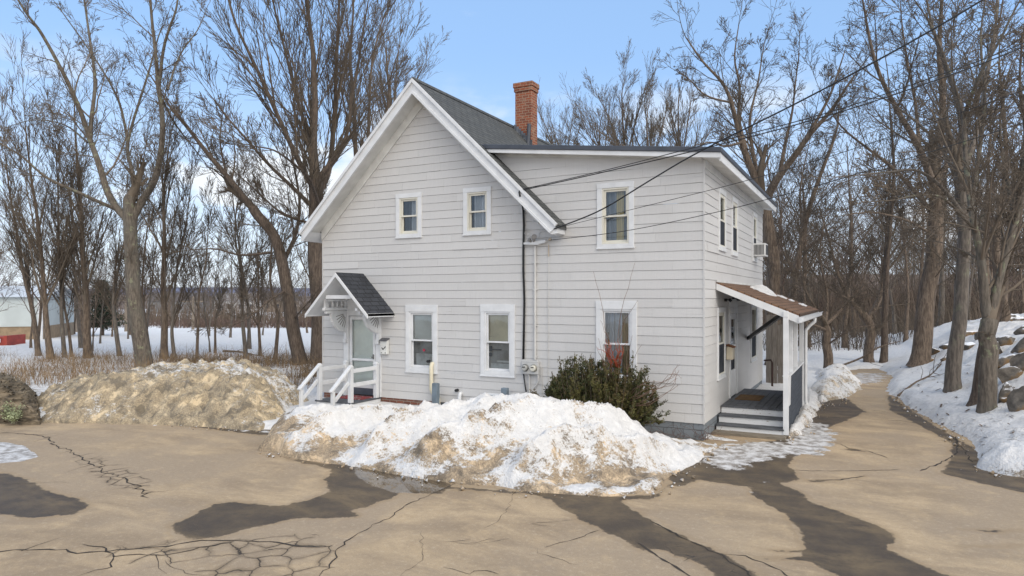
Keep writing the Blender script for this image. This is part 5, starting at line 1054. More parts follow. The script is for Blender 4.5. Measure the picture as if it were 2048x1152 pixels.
def build_trees():
    # --- the row at the back edge of the lot and behind the house
    hero('tall lichen-spotted tree with wide forked limbs behind the sandy snow bank', (290, 735), 27.5,
         [([(290, 735), (276, 640), (264, 560), (262, 480), (258, 420), (262, 395)], .33, .23),
          ([(255, 440), (222, 395), (198, 330), (180, 285), (158, 215, -.5), (128, 145, -1), (85, 70, -1.5), (50, 25, -2), (0, -60, -2)], .19, .04), ([(180, 280), (184, 230), (190, 160, .5), (178, 70, 1), (170, 10, 1.4), (160, -60, 1.5)], .12, .03),
          ([(264, 440), (285, 400), (310, 360, -.4), (322, 300, -.8), (324, 240, -1), (316, 170, -1), (310, 100, -1), (304, 40, -1), (298, -50, -1)], .21, .05), ([(318, 170, -1), (330, 85, -1.5), (352, 20, -2), (358, -50, -2)], .09, .03),
          ([(272, 400), (262, 340, 1.), (256, 290, 1.5), (280, 200, 2), (306, 110, 2.5), (322, 60, 2.5)], .12, .03), ([(256, 290, 1.5), (240, 210, 2), (205, 140, 2.5), (150, 60, 3), (110, 5, 3)], .08, .02),
          ([(235, 420), (170, 390, -1), (100, 360, -1.6), (40, 310, -2.2), (-10, 280, -2.6)], .10, .03), ([(325, 200, -1), (352, 250, .8), (390, 300, 1.8), (430, 350, 2.5)], .06, .02), ([(175, 285), (130, 250, 1), (70, 240, 2), (20, 252, 2)], .05, .015),
          ([(335, 180), (360, 110, 1), (395, 60, 1.5), (416, 10, 2)], .06, .015)], 'open', 21, 'lichen', 'grey', (3.0, .22))
    hero('leaning dark tree with long limb reaching over the field behind the lot', (602, 728), 28.,
         [([(602, 728), (590, 660), (576, 590), (562, 520), (540, 460), (505, 415)], .30, .19), ([(505, 415), (455, 355), (410, 300), (370, 250), (335, 205), (300, 150)], .17, .03), ([(565, 530), (590, 470, 1), (600, 400, 1.5), (585, 320, 1.5), (570, 240, 2)], .13, .03),
          ([(540, 505), (480, 510, -1), (430, 498, -1.5), (380, 500, -2)], .07, .02), ([(575, 580), (540, 600, -1), (490, 640, -1.6), (440, 655, -2)], .06, .02), ([(455, 355), (440, 280, 1), (450, 200, 1.5)], .07, .02), ([(585, 640), (620, 600, -1), (650, 560, -1)], .05, .02)], 'open', 22, 'dark', 'brown', (5., .28))
    HIDE('big dark multi-stemmed maple rising behind the gable, densest crown', (640, 745), 27.,
         [([(640, 745), (638, 640), (634, 540), (632, 440), (630, 360)], .36, .27), ([(630, 380), (628, 300), (630, 210), (626, 120), (618, 40), (612, -60)], .24, .06), ([(632, 400), (660, 330, 1), (668, 240, 1), (672, 140, 1.2), (676, 50, 1.4), (680, -50, 1.6)], .17, .05),
          ([(630, 380), (590, 310, -1), (550, 220, -1.5), (510, 130, -2), (470, 40, -2.4), (450, -20, -2.6)], .15, .03), ([(632, 420), (580, 370, -1), (520, 310, -2), (460, 240, -2.5), (420, 190, -3)], .12, .02),
          ([(630, 300), (600, 220, 1), (575, 120, 1.6), (550, 20, 2), (540, -40, 2)], .12, .03), ([(634, 360), (690, 280, 0), (705, 190, .3), (720, 100, .6), (735, 10, .8)], .13, .03), ([(640, 420), (620, 360, -2), (590, 330, -3), (545, 300, -4), (500, 290, -4)], .09, .02), ([(632, 450), (570, 430, .5), (510, 380, 1), (455, 330, 1.5)], .08, .02)],
         'fan', 23, 'dark', 'brown', (4.8, .34), over=dict(ang=.40))
    HIDE('slimmer grey-brown maple rising close behind the gable slope', (722, 760), 31.,
         [([(722, 760), (724, 600), (722, 480), (720, 380)], .25, .19), ([(720, 400), (712, 300), (708, 200), (700, 110), (706, 20), (710, -40)], .16, .03), ([(720, 390), (735, 300, 1), (738, 220, 1), (742, 140, 1.4), (760, 60, 1.6), (775, 15, 2)], .14, .025),
          ([(722, 410), (755, 330, -1), (770, 250, -1), (780, 170, -1.2), (800, 90, -1.5)], .11, .02), ([(712, 300), (690, 220, 1), (680, 130, 1.5), (690, 40, 2)], .08, .02)], 'fan', 24, 'brown', 'grey', (2.3, .30))
    HIDE('small vase-shaped bare tree whose tips show just beyond the gable peak', (784, 740), 44., [([(784, 740), (784, 500), (783, 300), (782, 240)], .20, .15), ([(782, 240), (790, 190), (795, 120), (800, 70)], .12, .02), ([(782, 250), (810, 200, 1), (835, 155, 1.5), (862, 110, 2)], .10, .02), ([(782, 260), (768, 200), (760, 140), (765, 80)], .10, .02)], 'fan', 25, 'grey', 'grey', (4., .34))
    # young trees in a row on the far side of the brambles
    S = [(78, 712, 31.5, [(78, 712), (68, 640), (52, 570), (40, 500), (22, 400), (10, 310)], .16, 'slender tree leaning outward, nearest the pale shed end'), (103, 716, 31, [(103, 716), (92, 640), (86, 560), (78, 460), (64, 360), (50, 250)], .19, 'sturdy fan-crowned tree standing in front of the pale shed wall'),
         (130, 715, 32.5, [(130, 715), (124, 640), (120, 560), (118, 480), (116, 380), (112, 300)], .14, 'straight slim tree just past the end of the pale shed'), (144, 714, 34, [(144, 714), (136, 650), (128, 600), (126, 520), (140, 400)], .11, 'crooked slim tree with its foot bent beside a straighter one'),
         (178, 716, 31, [(178, 716), (172, 640), (170, 560), (164, 470), (158, 380), (150, 260)], .25, 'stout pale-footed tree beside the dark evergreen'), (240, 712, 33, [(240, 712), (232, 650), (226, 600), (240, 520), (262, 430), (280, 350)], .15, 'forked brown tree bending towards the tall lichen-spotted tree'),
         (300, 712, 33, [(300, 712), (292, 650), (284, 590), (290, 500), (300, 420)], .13, 'brown tree tight behind the tall lichen-spotted tree'), (330, 716, 30.5, [(330, 716), (328, 640), (326, 560), (328, 470), (330, 380), (336, 300)], .22, 'upright tree with a dense brown crown past the lichen-spotted tree'),
         (350, 716, 33, [(350, 716), (344, 670), (346, 630), (354, 540), (372, 450), (380, 380)], .13, 'tree with a curved foot and thin crown out by the field'), (394, 716, 35, [(394, 716), (396, 640), (400, 580), (412, 520), (416, 450)], .11, 'thin pole of a tree standing alone at the field edge'), (430, 706, 38, [(430, 706), (432, 640), (440, 600), (436, 540)], .10, 'short twin-stemmed sapling standing in the snowy field'),
         (492, 716, 34, [(492, 716), (486, 640), (484, 560), (470, 470), (476, 400)], .15, 'brown tree at the field edge by the fallen branch'), (520, 712, 35, [(520, 712), (518, 640), (516, 560), (514, 460)], .12, 'very straight narrow tree near the leaning dark tree'), (551, 718, 33, [(551, 718), (556, 640), (540, 560), (545, 480), (540, 420)], .13, 'broken-topped pale snag of a tree beside the leaning dark tree')]
    for i, (bx, by, d, pl, r, lab) in enumerate(S):
        hero(lab, (bx, by), d, [(pl, r*.82, r*.14)], 'fan', 40+i, ('brown', 'grey')[i % 3 == 2], ('brown', 'grey', 'brown')[i % 3], (5.6, .30), group='young trees along the field edge', dens=1.0 if i < 9 else .8, over=dict(kids=(8, 8, 5, 3)), stem=.24)
    # --- behind the house
    R1 = HIDE('great forked tree rising over the back corner of the flat roof', (1546, 760), 27.,
         [([(1546, 760), (1548, 640), (1546, 540), (1534, 440), (1522, 385)], .30, .22), ([(1522, 385), (1500, 330), (1484, 285), (1472, 240), (1460, 200), (1440, 160), (1405, 120), (1372, 75)], .20, .03), ([(1492, 300), (1478, 235, 1), (1478, 170, 1), (1470, 110, 1), (1478, 45, 1)], .12, .02),
          ([(1524, 390), (1506, 300, 1.5), (1500, 240, 1.5), (1516, 160, 2), (1530, 80, 2.4)], .13, .02), ([(1528, 410), (1560, 350, -1), (1610, 280, -1.5), (1660, 225, -2), (1710, 150, -2.4)], .23, .04), ([(1560, 350), (1572, 280, 1), (1588, 200, 1), (1598, 100, 1)], .12, .02), ([(1610, 280, -1.5), (1660, 190, -1), (1690, 100, -1)], .1, .02),
          ([(1462, 205), (1410, 190, -1), (1380, 160, -1), (1350, 140, -1)], .06, .015), ([(1484, 285), (1450, 292, -1), (1420, 285, -1.4), (1395, 290, -1.6)], .07, .02)], 'open', 61, 'brown', 'brown', (4.6, .27), dens=1.0)
    for i, (x, ty, d, lab, w) in enumerate([(1250, 130, 46, 'round-crowned bare tree showing over the middle of the flat roof', 50), (1300, 175, 44, 'bare tree with a thick fork over the flat roof beside the round-crowned one', 40), (1362, 150, 47, 'narrow upright bare tree over the flat roof by the great forked tree', 26), (1205, 205, 48, 'low spreading bare tree peeping over the flat roof near the chimney', 60), (1122, 262, 52, 'wispy tree tips over the roof edge beside the chimney', 30)]):
        y0 = 720; hgt = y0-ty
        HIDE(lab, (x, y0), d, [([(x, y0), (x-2, 500), (x+3, 330), (x, 310)], .2, .13), ([(x, 320), (x-4, ty+120), (x-6, ty+60), (x, ty+20)], .11, .02), ([(x, 330), (x-w*.6, ty+110, 1), (x-w, ty+70, 1)], .09, .02), ([(x, 330), (x+w*.5, ty+100, -1), (x+w*.8, ty+45, -1)], .09, .02), ([(x, 340), (x-w*1.3, ty+150, -1), (x-w*1.7, ty+110, -1)], .06, .02)], 'fan', 70+i, 'brown', 'grey', (4., .36), group='bare trees behind the flat roof')
    # --- along the drive and up the bank
    hero('thick-trunked tree at the bend where the bank begins', (1838, 728), 27.5,
         [([(1838, 728), (1848, 660), (1858, 580), (1866, 500), (1872, 420), (1872, 360)], .37, .25), ([(1872, 360), (1880, 280), (1886, 200), (1876, 110), (1884, 20), (1888, -60)], .24, .05), ([(1872, 380), (1840, 300, -1), (1800, 230, -1.6), (1760, 150, -2), (1736, 60, -2), (1720, -20, -2)], .19, .03), ([(1860, 420), (1800, 350, 1), (1740, 300, 1.5), (1680, 250, 2), (1640, 180, 2)], .13, .02),
          ([(1872, 370), (1920, 280, 1), (1960, 180, 1.5), (1990, 80, 2), (2010, -20, 2)], .16, .03), ([(1868, 470), (1810, 440, -1), (1750, 425, -1.5), (1690, 430, -2)], .08, .02), ([(1840, 300, -1), (1830, 200, 0), (1810, 100, .5), (1800, 0, .5)], .1, .02)], 'maple', 81, 'brown', 'brown', (3.9, .27))
    hero('straight trunk standing alone on the snowy bank beside the drive', (1906, 778), 19.8,
         [([(1906, 778), (1914, 690), (1921, 600), (1926, 500), (1928, 420), (1920, 350)], .215, .145), ([(1920, 350), (1924, 260), (1900, 160), (1870, 70), (1850, -20)], .12, .03), ([(1922, 360), (1955, 260, .6), (1975, 150, 1), (1990, 50, 1.2), (2000, -40, 1.4)], .12, .03), ([(1926, 430), (1880, 370, -.8), (1830, 340, -1.2), (1780, 345, -1.6), (1720, 350, -1.8)], .08, .02), ([(1924, 390), (1880, 290, 1), (1800, 220, 1.5), (1740, 180, 2)], .08, .02), ([(1928, 470), (1980, 420, -.6), (2030, 400, -.8)], .05, .015)], 'maple', 82, 'grey', 'grey', (3.8, .27))
    hero('forked lichen-grey double trunk beside the boulders', (1975, 818), 17.,
         [([(1975, 818), (1976, 740), (1976, 680), (1978, 640)], .21, .18), ([(1978, 645), (1968, 560), (1958, 500), (1944, 430), (1932, 330, .5), (1926, 220, .8), (1890, 120, 1), (1850, 30, 1.2)], .155, .03), ([(1978, 650), (1998, 570), (2020, 480), (2036, 420), (2046, 330, -.5), (2060, 220, -.6), (2070, 100, -.8)], .145, .04), ([(1940, 420), (1960, 300, 1), (1970, 190, 1.4), (1960, 80, 1.6), (1975, -20, 2)], .09, .02),
          ([(1926, 240, .8), (1960, 150, 0), (2010, 60, -.4), (2040, 0, -.4)], .07, .02), ([(1950, 460), (1890, 400, -.8), (1840, 390, -1.2), (1790, 400, -1.5)], .05, .015), ([(2030, 440), (2010, 340, .8), (2000, 240, 1), (2020, 140, 1)], .07, .02), ([(1960, 520), (1900, 490, .5), (1850, 480, 1)], .035, .012)], 'maple', 83, 'lichen', 'grey', (4., .28))
    hero('dark slanting trunk crossing behind the forked double trunk', (1952, 806), 17.9, [([(1952, 806), (1966, 730), (1985, 650), (2004, 560), (2024, 470), (2040, 380)], .19, .11), ([(2040, 380), (2050, 280), (2040, 160), (2050, 40)], .09, .02)], 'maple', 84, 'dark', 'brown', (4.4, .2))
    hero('short bent tree on the flat snow at the end of the drive', (1738, 724), 30., [([(1738, 724), (1740, 680), (1738, 645), (1725, 628)], .22, .18), ([(1725, 630), (1700, 600), (1680, 560), (1660, 490), (1640, 420)], .17, .03), ([(1738, 640), (1760, 590, 1), (1770, 520, 1), (1776, 430, 1), (1780, 330, 1)], .17, .03), ([(1700, 600), (1650, 570, -1), (1610, 520, -1.5)], .08, .02)], 'open', 85, 'brown', 'brown', (5.4, .28))
    hero('slim dark trunk close beside the short bent tree', (1766, 726), 30.6, [([(1766, 726), (1770, 640), (1774, 540), (1782, 440), (1786, 330), (1780, 220)], .17, .04)], 'maple', 86, 'dark', 'brown', (6, .28))
    hero('low wide-branching tree on the snow beyond the porch', (1656, 742), 25.5, [([(1656, 742), (1655, 690), (1650, 650)], .18, .14), ([(1650, 650), (1625, 610), (1605, 560), (1600, 490)], .09, .02), ([(1652, 650), (1690, 610, 1), (1720, 570, 1), (1745, 510, 1)], .09, .02), ([(1652, 660), (1610, 640, -1), (1560, 600, -1.5)], .07, .02), ([(1650, 650), (1655, 590, 1), (1640, 520, 1), (1650, 430, 1)], .09, .02), ([(1655, 690), (1700, 660, -1), (1750, 650, -1.5)], .05, .015)], 'open', 87, 'brown', 'brown', (6, .34))
    HIDE('leaning brown tree rising past the back corner of the house', (1566, 745), 31., [([(1566, 745), (1580, 640), (1590, 550), (1606, 460), (1640, 360), (1670, 270)], .24, .06), ([(1606, 460), (1600, 380, 1), (1620, 280, 1)], .1, .02), ([(1590, 550), (1560, 490, -1), (1545, 440, -1)], .07, .02)], 'open', 88, 'brown', 'brown', (5.4, .22))
    HIDE('pale-barked trunk in the wood behind the thick-trunked tree', (1880, 700), 40., [([(1880, 700), (1884, 600), (1886, 480), (1890, 360), (1895, 240)], .2, .05)], 'maple', 89, 'grey', 'grey', (5.4, .26))
    HIDE('reddish-barked trunk at the crest of the bank', (2010, 610), 26., [([(2010, 610), (2000, 570), (1994, 530), (1998, 440), (2010, 330), (2005, 200)], .2, .06)], 'maple', 90, 'brown', 'brown', (5.4, .28))
    # --- the wood behind: six grown kinds, copied
    kinds = [wild('thin', 13, 101, 'brown', 'brown', .12), wild('thin', 14, 102, 'grey', 'brown', .13), wild('maple', 12, 103, 'brown', 'red', .13, over=dict(depth=3)), wild('thin', 12, 104, 'grey', 'grey', .09, start=.2), wild('maple', 11, 105, 'brown', 'brown', .11, over=dict(depth=3)), wild('thin', 9, 106, 'brown', 'red', .06, start=.12)]
    labels = ['bare tree with a tall straight brown trunk', 'bare tree with a tall pale trunk', 'round-crowned bare reddish tree', 'slim grey-barked bare tree', 'round-crowned brown bare tree', 'young reddish sapling']
    rs = np.random.RandomState(9); used = set()
    def place(x, d, zone, s=1.):
        k = rs.randint(len(kinds)); b = dp(x, 596, d); z = hz(b[0], b[1]); sc_ = s*(.75+.5*rs.rand()); lab = labels[k]+' '+zone
        if k in used: copy_tree(kinds[k], (b[0], b[1], z), rs.rand()*6.3, sc_, lab, 'bare trees '+zone)
        else:
            o = kinds[k]; used.add(k); o.location = (b[0], b[1], z); o.rotation_euler = (0, 0, rs.rand()*6); o.scale = (sc_,)*3; o['label'] = lab; o['group'] = 'bare trees '+zone
    for i in range(62):
        d = 34+50*rs.rand()**1.15; x = 1530+560*rs.rand()
        place(x, d, 'in the wood beyond the drive', .95)
    for i in range(40): place(1540+520*rs.rand(), 80+45*rs.rand(), 'in the wood beyond the drive', 1.15)
    for i in range(28): place(-40+690*rs.rand(), 33+26*rs.rand()**1.5, 'along the edge of the field', .62)
    for i in range(26): place(650+900*rs.rand(), 48+40*rs.rand(), 'behind the house', .72)
    for i in range(150): place(-60+760*rs.rand(), 100+90*rs.rand(), 'along the far side of the field', .58)
build_trees()

# ------------------------------------------------------------------ undergrowth
def ribbons(name, P0, H, W, lean, mat, label, seed, kind='stuff', pts=4):
    rs = np.random.RandomState(seed); n = len(P0); az = rs.rand(n)*6.283; t = np.linspace(0, 1, pts)[None, :, None]; dr = np.stack([np.cos(az), np.sin(az), np.zeros(n)], 1)[:, None]
    C = P0[:, None]+np.array([0, 0, 1.])*H[:, None, None]*(t*(1-.25*t*lean[:, None, None]))+dr*(H*lean)[:, None, None]*t**1.7
    sd = np.stack([-np.sin(az+rs.randn(n)*.5), np.cos(az), np.zeros(n)], 1)[:, None]*W[:, None, None]*(1-.75*t)
    V = np.stack([C-sd, C+sd], 2).reshape(-1, 3); I = np.arange(n*pts*2).reshape(n, pts, 2); F = np.stack([I[:, :-1, 0], I[:, :-1, 1], I[:, 1:, 1], I[:, 1:, 0]], -1).reshape(-1, 4); o = np_mesh(name, V, F, mat); return tag(o, label, kind=kind)
def build_under():
    rs = np.random.RandomState(4)
    def scatter(n, x0, x1, d0, d1, clump=8, sp=.25):
        out = []; c = n//clump
        for i in range(c):
            x = x0+(x1-x0)*rs.rand(); d = d0+(d1-d0)*rs.rand(); b = dp(x, 596, d)
            if fbm(np.array([b[0]*.3]), np.array([b[1]*.3]), 3)[0] < -.06: continue
            for j in range(clump): q = b[:2]+rs.randn(2)*sp; out.append((q[0], q[1]))
        A = np.array(out); Z = snow_h(A[:, 0], A[:, 1])-.03; return np.column_stack([A, Z])
    P = scatter(17000, -120, 700, 20, 31, 9, .4); n = len(P); ribbons('dry_grass', P, .12+.65*rs.rand(n)**2, .004+.006*rs.rand(n), .1+1.3*rs.rand(n), plain('straw', (.25, .17, .095), .95, .45, 2.), 'tawny dry grass and bramble stalks behind the snow bank', 2)
    P = scatter(5000, 340, 660, 22, 29); n = len(P); ribbons('dry_grass', P, .12+.4*rs.rand(n)**1.5, .006+.007*rs.rand(n), .2+.9*rs.rand(n), plain('brown_straw', (.17, .115, .065), .95, .4, 2.), 'brown dry stalks round the feet of the trees behind the house', 3)
    P = scatter(9000, -60, 700, 80, 92, 10, .8); n = len(P); ribbons('hedgerow', P, .5+.9*rs.rand(n), .02+.02*rs.rand(n), .2+.6*rs.rand(n), plain('hedge_twigs', (.12, .080, .062), .95, .35, .4), 'low reddish-brown hedgerow crossing the far side of the snowy field', 5)
    P = scatter(6000, 1540, 1960, 34, 60, 8, .5); n = len(P); ribbons('underbrush', P, .5+1.9*rs.rand(n)**1.6, .008+.010*rs.rand(n), .2+.6*rs.rand(n), TWIG['brown'], 'thin brown underbrush among the trees beyond the drive', 6)
    P = scatter(26000, 1520, 2080, 52, 105, 9, .7); n = len(P); ribbons('brushwood', P, 1.2+4.6*rs.rand(n)**1.3, .014+.022*rs.rand(n), .1+.35*rs.rand(n), plain('far_brush', (.135, .10, .075), .95, .35, .3), 'dense brown brushwood filling the far wood beyond the drive', 7)
    P = scatter(15000, -60, 720, 94, 125, 9, .9); n = len(P); ribbons('brushwood', P, .8+3.0*rs.rand(n)**1.4, .02+.03*rs.rand(n), .1+.4*rs.rand(n), plain('far_brush', (.135, .10, .075)), 'brown brushwood along the far edge of the snowy field', 8)
    # fine litter on the snow of the bank
    P = []; 
    for i in range(260):
        q = on_hill(1770+270*rs.rand(), 720+220*rs.rand()); P.append(q)
    P = np.array(P); n = len(P); V = []; F = []
    for q in P:
        a = rs.rand()*6.28; L = .03+.10*rs.rand()**2; u = np.array([math.cos(a), math.sin(a), .15])*L; w = np.array([-math.sin(a), math.cos(a), 0])*(.006+.012*rs.rand()); k = len(V); V += [q-u-w+(0, 0, .02), q-u+w+(0, 0, .02), q+u+w+(0, 0, .025), q+u-w+(0, 0, .025)]; F.append((k, k+1, k+2, k+3))
    o = np_mesh('leaf_litter', np.array(V), np.array(F), plain('dead_leaf', (.10, .06, .035), .9, .4)); tag(o, 'scattered dead leaves and twigs on the snowy bank', kind='stuff')
    # crumbs of ice along the edges of the banks
    V = []; F = []; oct_ = np.array([(1, 0, 0), (0, 1, 0), (-1, 0, 0), (0, -1, 0), (0, 0, 1), (0, 0, -.4)], float); of = [(0, 1, 4), (1, 2, 4), (2, 3, 4), (3, 0, 4), (1, 0, 5), (2, 1, 5), (3, 2, 5), (0, 3, 5)]
    lines = [[(515, 905), (700, 936), (900, 968), (1080, 988), (1310, 992), (1345, 958), (1400, 925), (1440, 890)], [(1948, 938), (1990, 948), (2048, 960)], [(330, 853), (430, 858), (520, 866), (600, 845)], [(1566, 888), (1600, 872), (1640, 815), (1690, 800)], [(1790, 797), (1882, 854), (1956, 908)]]
    for ln in lines:
        W = [gd(x, y)[:2] for x, y in ln]
        for a, b in zip(W[:-1], W[1:]):
            for j in range(int(np.hypot(*(b-a))*16)):
                q = a+(b-a)*rs.rand()+rs.randn(2)*.13; s = .008+.045*rs.rand()**3; R3 = np.linalg.qr(rs.randn(3, 3))[0]; k = len(V); V += [np.array([q[0], q[1], s*.4])+(R3@p)*s*(.7+.6*rs.rand()) for p in oct_]; F += [tuple(k+i for i in f) for f in of]
    o = np_mesh('ice_crumbs', np.array(V), np.array(F), M_BANK); tag(o, 'loose crumbs of ice and snow along the bank edges', kind='stuff')
build_under()

# ------------------------------------------------------------------ the yew shrub and the bare shrub in it
def shrub():
    rs = np.random.RandomState(8); c = np.array([-1.86, -.92, .0]); root = thing('evergreen_shrub', 'dense dark evergreen shrub below the wing window behind the snow bank', 'shrub', c); P = Poly(); V = []; F = []; mi = []
    tips = []
    for i in range(380):
        a = rs.rand()*6.283; rr = rs.rand()**.5; bx = np.array([math.cos(a)*1.10*rr, math.sin(a)*.62*rr, 0]); top = 1.52-.50*rr**2+.17*rs.randn()-.35*(rs.rand() < .35)
        if rs.rand() < .15: top += .22
        e = np.array([bx[0]*1.06+rs.randn()*.07, bx[1]*1.1, max(.5, top)]); b = np.array([bx[0]*.45, bx[1]*.4, .05]); m = (b+e)/2+np.array([bx[0]*.25, bx[1]*.2, -.05]); tips.append((b, m, e))
    for i in range(18): a = -.5+rs.rand()*1.0; s = rs.choice([-1, 1]); e = np.array([s*(1.15+.3*rs.rand()), rs.randn()*.25-.1, .45+.55*rs.rand()]); tips.append((np.array([s*.3, 0, .1]), np.array([s*.75, 0, .45]), e))
    def leaf(q, dr, L, w, k_):
        u = nrm(np.cross(dr, rs.randn(3)))*w; k = len(V); V.extend([q-u*.4, q+dr*L*.5-u, q+dr*L, q+dr*L*.5+u]); F.append((k, k+1, k+2, k+3)); mi.append(k_)
    for b, m, e in tips:
        t = np.linspace(0, 1, 7)[:, None]; C = (1-t)**2*b+2*t*(1-t)*m+t*t*e; P.add(C+c, np.linspace(.012, .004, 7), 4); tone = rs.choice([0, 0, 0, 1, 1, 2])
        for s in range(26):
            tt = .22+.72*rs.rand(); q0 = (1-tt)**2*b+2*tt*(1-tt)*m+tt*tt*e; ax_ = nrm(2*(1-tt)*(m-b)+2*tt*(e-m)); sd = nrm(ax_*.75+perp(ax_, rs)*.75+np.array([0, 0, .3])); Ls = (.05+.11*rs.rand())*(1.2-.6*tt)
            for k in range(16): f = rs.rand(); leaf(q0+sd*Ls*f+c, nrm(sd*.7+perp(sd, rs)), .034+.020*rs.rand(), .0085, tone if rs.rand() < .8 else rs.randint(3))
        for k in range(26): f = .8+.2*rs.rand(); q0 = (1-f)**2*b+2*f*(1-f)*m+f*f*e; leaf(q0+c, nrm(nrm(e-m)*.9+perp(nrm(e-m), rs)*.7), .03, .006, tone)
    ms = [plain('yew_green', (.058, .066, .020), .7, .45, 6.), plain('yew_olive', (.115, .105, .030), .7, .45, 6.), plain('yew_bronze', (.115, .082, .028), .7, .4, 6.)]
    np_mesh('foliage', np.array(V)-c, np.array(F), ms, root, mi=mi); P.mesh('stem', BARK['brown'], root, c)
    root2 = thing('bare_shrub', 'leafless shrub of long thin shoots and red stems growing through the evergreen', 'shrub', (-1.9, -.55, 0)); A = Poly(); B = Poly(); c2 = np.array([-1.9, -.55, 0])
    def stem(poly, pts, r): W = np.array([fr(x, y, Y) for x, y, Y in pts]); t = np.linspace(0, len(W)-1, 9); C = np.stack([np.interp(t, range(len(W)), W[:, k]) for k in range(3)], 1); C[1:-1] += rs.randn(7, 3)*.012; poly.add(C, np.linspace(r, r*.4, 9), 5)
    stem(A, [(1226, 760, -.6), (1212, 660, -.6), (1202, 600, -.5), (1187, 543, -.5)], .007); stem(A, [(1238, 760, -.6), (1236, 650, -.6), (1250, 590, -.5), (1270, 525, -.4)], .007); stem(A, [(1236, 700, -.7), (1250, 640, -.7), (1276, 600, -.7)], .006); stem(A, [(1230, 720, -.7), (1215, 670, -.7), (1200, 640, -.7)], .006)
    for i in range(11): x = 1205+rs.rand()*60; stem(A, [(1240+rs.randn()*8, 800, -.8), (x, 740, -1.1), (x+rs.randn()*20, 690+rs.randn()*15, -1.2)], .006)
    for i in range(9): y = 700+rs.rand()*70; stem(A, [(1240, 810, -.9), (1275+rs.rand()*20, y+50, -1.3), (1320+rs.rand()*40, y+15+rs.randn()*15, -1.3), (1345+rs.rand()*20, y+rs.randn()*20, -1.2)], .006)
    for i in range(16): x = 1212+rs.rand()*36; stem(B, [(1232+rs.randn()*5, 735, -.9), (x, 705, -1.25), (x+rs.randn()*8, 676+rs.rand()*26, -1.3)], .008)
    A.mesh('shoots', plain('pale_shoots', (.20, .12, .085), .8, .3), root2, c2); o = B.mesh('red_stems', plain('orange_red_stem', (.42, .085, .04), .7, .3), root2, c2)
    root3 = thing('creeper', 'thin brown leafless creeper sprawling at the foot of the wall corner', 'creeper', (-.4, -.3, 0)); A = Poly(); c3 = np.array([-.4, -.3, 0])
    for i in range(26):
        q = np.array([-1.0+rs.rand()*1.15, -.06-.15*rs.rand(), .05]); C = [q]; d = np.array([rs.randn()*.7, .0, .6])
        for k in range(7): d = nrm(d+rs.randn(3)*np.array([.8, .1, .6])+np.array([0, 0, -.05*k])); q = q+d*.085; q[1] = min(q[1], -.04); q[2] = max(q[2], .08); C.append(q)
        A.add(np.array(C), np.linspace(.005, .002, 8), 3)
    A.mesh('stem', plain('creeper_stem', (.13, .075, .06), .9, .3), root3, c3)
shrub()
def lichen_plant():
    rs = np.random.RandomState(12); b = dp(30, 838, 15.2); root = thing('pale_plant', 'small pale green leafy plant in front of the dark heap', 'plant', (b[0], b[1], .05)); c = np.array([b[0], b[1], .05]); V = []; F = []; A = Poly()
    for i in range(34):
        d = nrm(np.array([rs.randn()*.6, -.3+rs.randn()*.5, 1])); L = .2+.35*rs.rand(); A.add(np.array([c, c+d*L*.5, c+d*L+np.array([0, 0, -.03])]), [.006, .004, .003], 3)
        for j in range(26): q = c+d*L*(.35+.65*rs.rand())+rs.randn(3)*.03; u = nrm(rs.randn(3))*.022; w = nrm(np.cross(u, rs.randn(3)))*.014; k = len(V); V += [q-u, q+w, q+u, q-w]; F.append((k, k+1, k+2, k+3))
    np_mesh('foliage', np.array(V)-c, np.array(F), plain('pale_leaf', (.34, .38, .22), .7, .3), root); A.mesh('stem', TWIG['brown'], root, c)
    # twiggy litter over the dark heap
    n = 7000; hh = bpy.data.objects['soil_heap']; co = np.array([tuple(v.co) for v in hh.data.vertices])+np.array(hh.location)
    P = co[rs.randint(len(co), size=n)]; P = P[P[:, 2] > .02]; n = len(P); o = ribbons('bark_litter', P, .06+.10*rs.rand(n), .006+.014*rs.rand(n), 1.5+2.5*rs.rand(n), plain('bark_litter', (.20, .16, .105), .95, .6, 3.), 'matted bark strips and stalks over the dark heap', 13)
lichen_plant()

# ------------------------------------------------------------------ boulders and fallen branches on the bank
def boulder(px, py, w, h, label, mtl, seed, lift=-.05):
    p = on_hill(px, py); d = (p-CAM)@FW; sx = w/1366*d/2; sz_ = h/1366*d/2; c = p+np.array([0, 0, sz_*lift]); bm = bmesh.new(); bmesh.ops.create_icosphere(bm, subdivisions=4, radius=1); rs = np.random.RandomState(seed); cuts = [nrm(rs.randn(3)) for _ in range(9)]
    for v in bm.verts:
        q = np.array(v.co)
        for cdir in cuts:
            t = q@cdir
            if t > .52: q = q-cdir*(t-.52)*.95
        n_ = fbm(np.array([q[0]*1.6+seed]), np.array([q[1]*1.6+q[2]*1.1]), 4)[0]; q = q*(1+n_*.45); v.co = (q[0]*sx*1.2, q[1]*sx*1.1, q[2]*sz_*1.3)
    me = bpy.data.meshes.new('boulder'); bm.to_mesh(me); bm.free(); me.polygons.foreach_set('use_smooth', [True]*len(me.polygons)); o = link_mesh('boulder', me, mtl, None); o.location = c; o.rotation_euler = (0, 0, rs.rand()*.8); return tag(o, label, 'boulder', 'boulders on the bank')
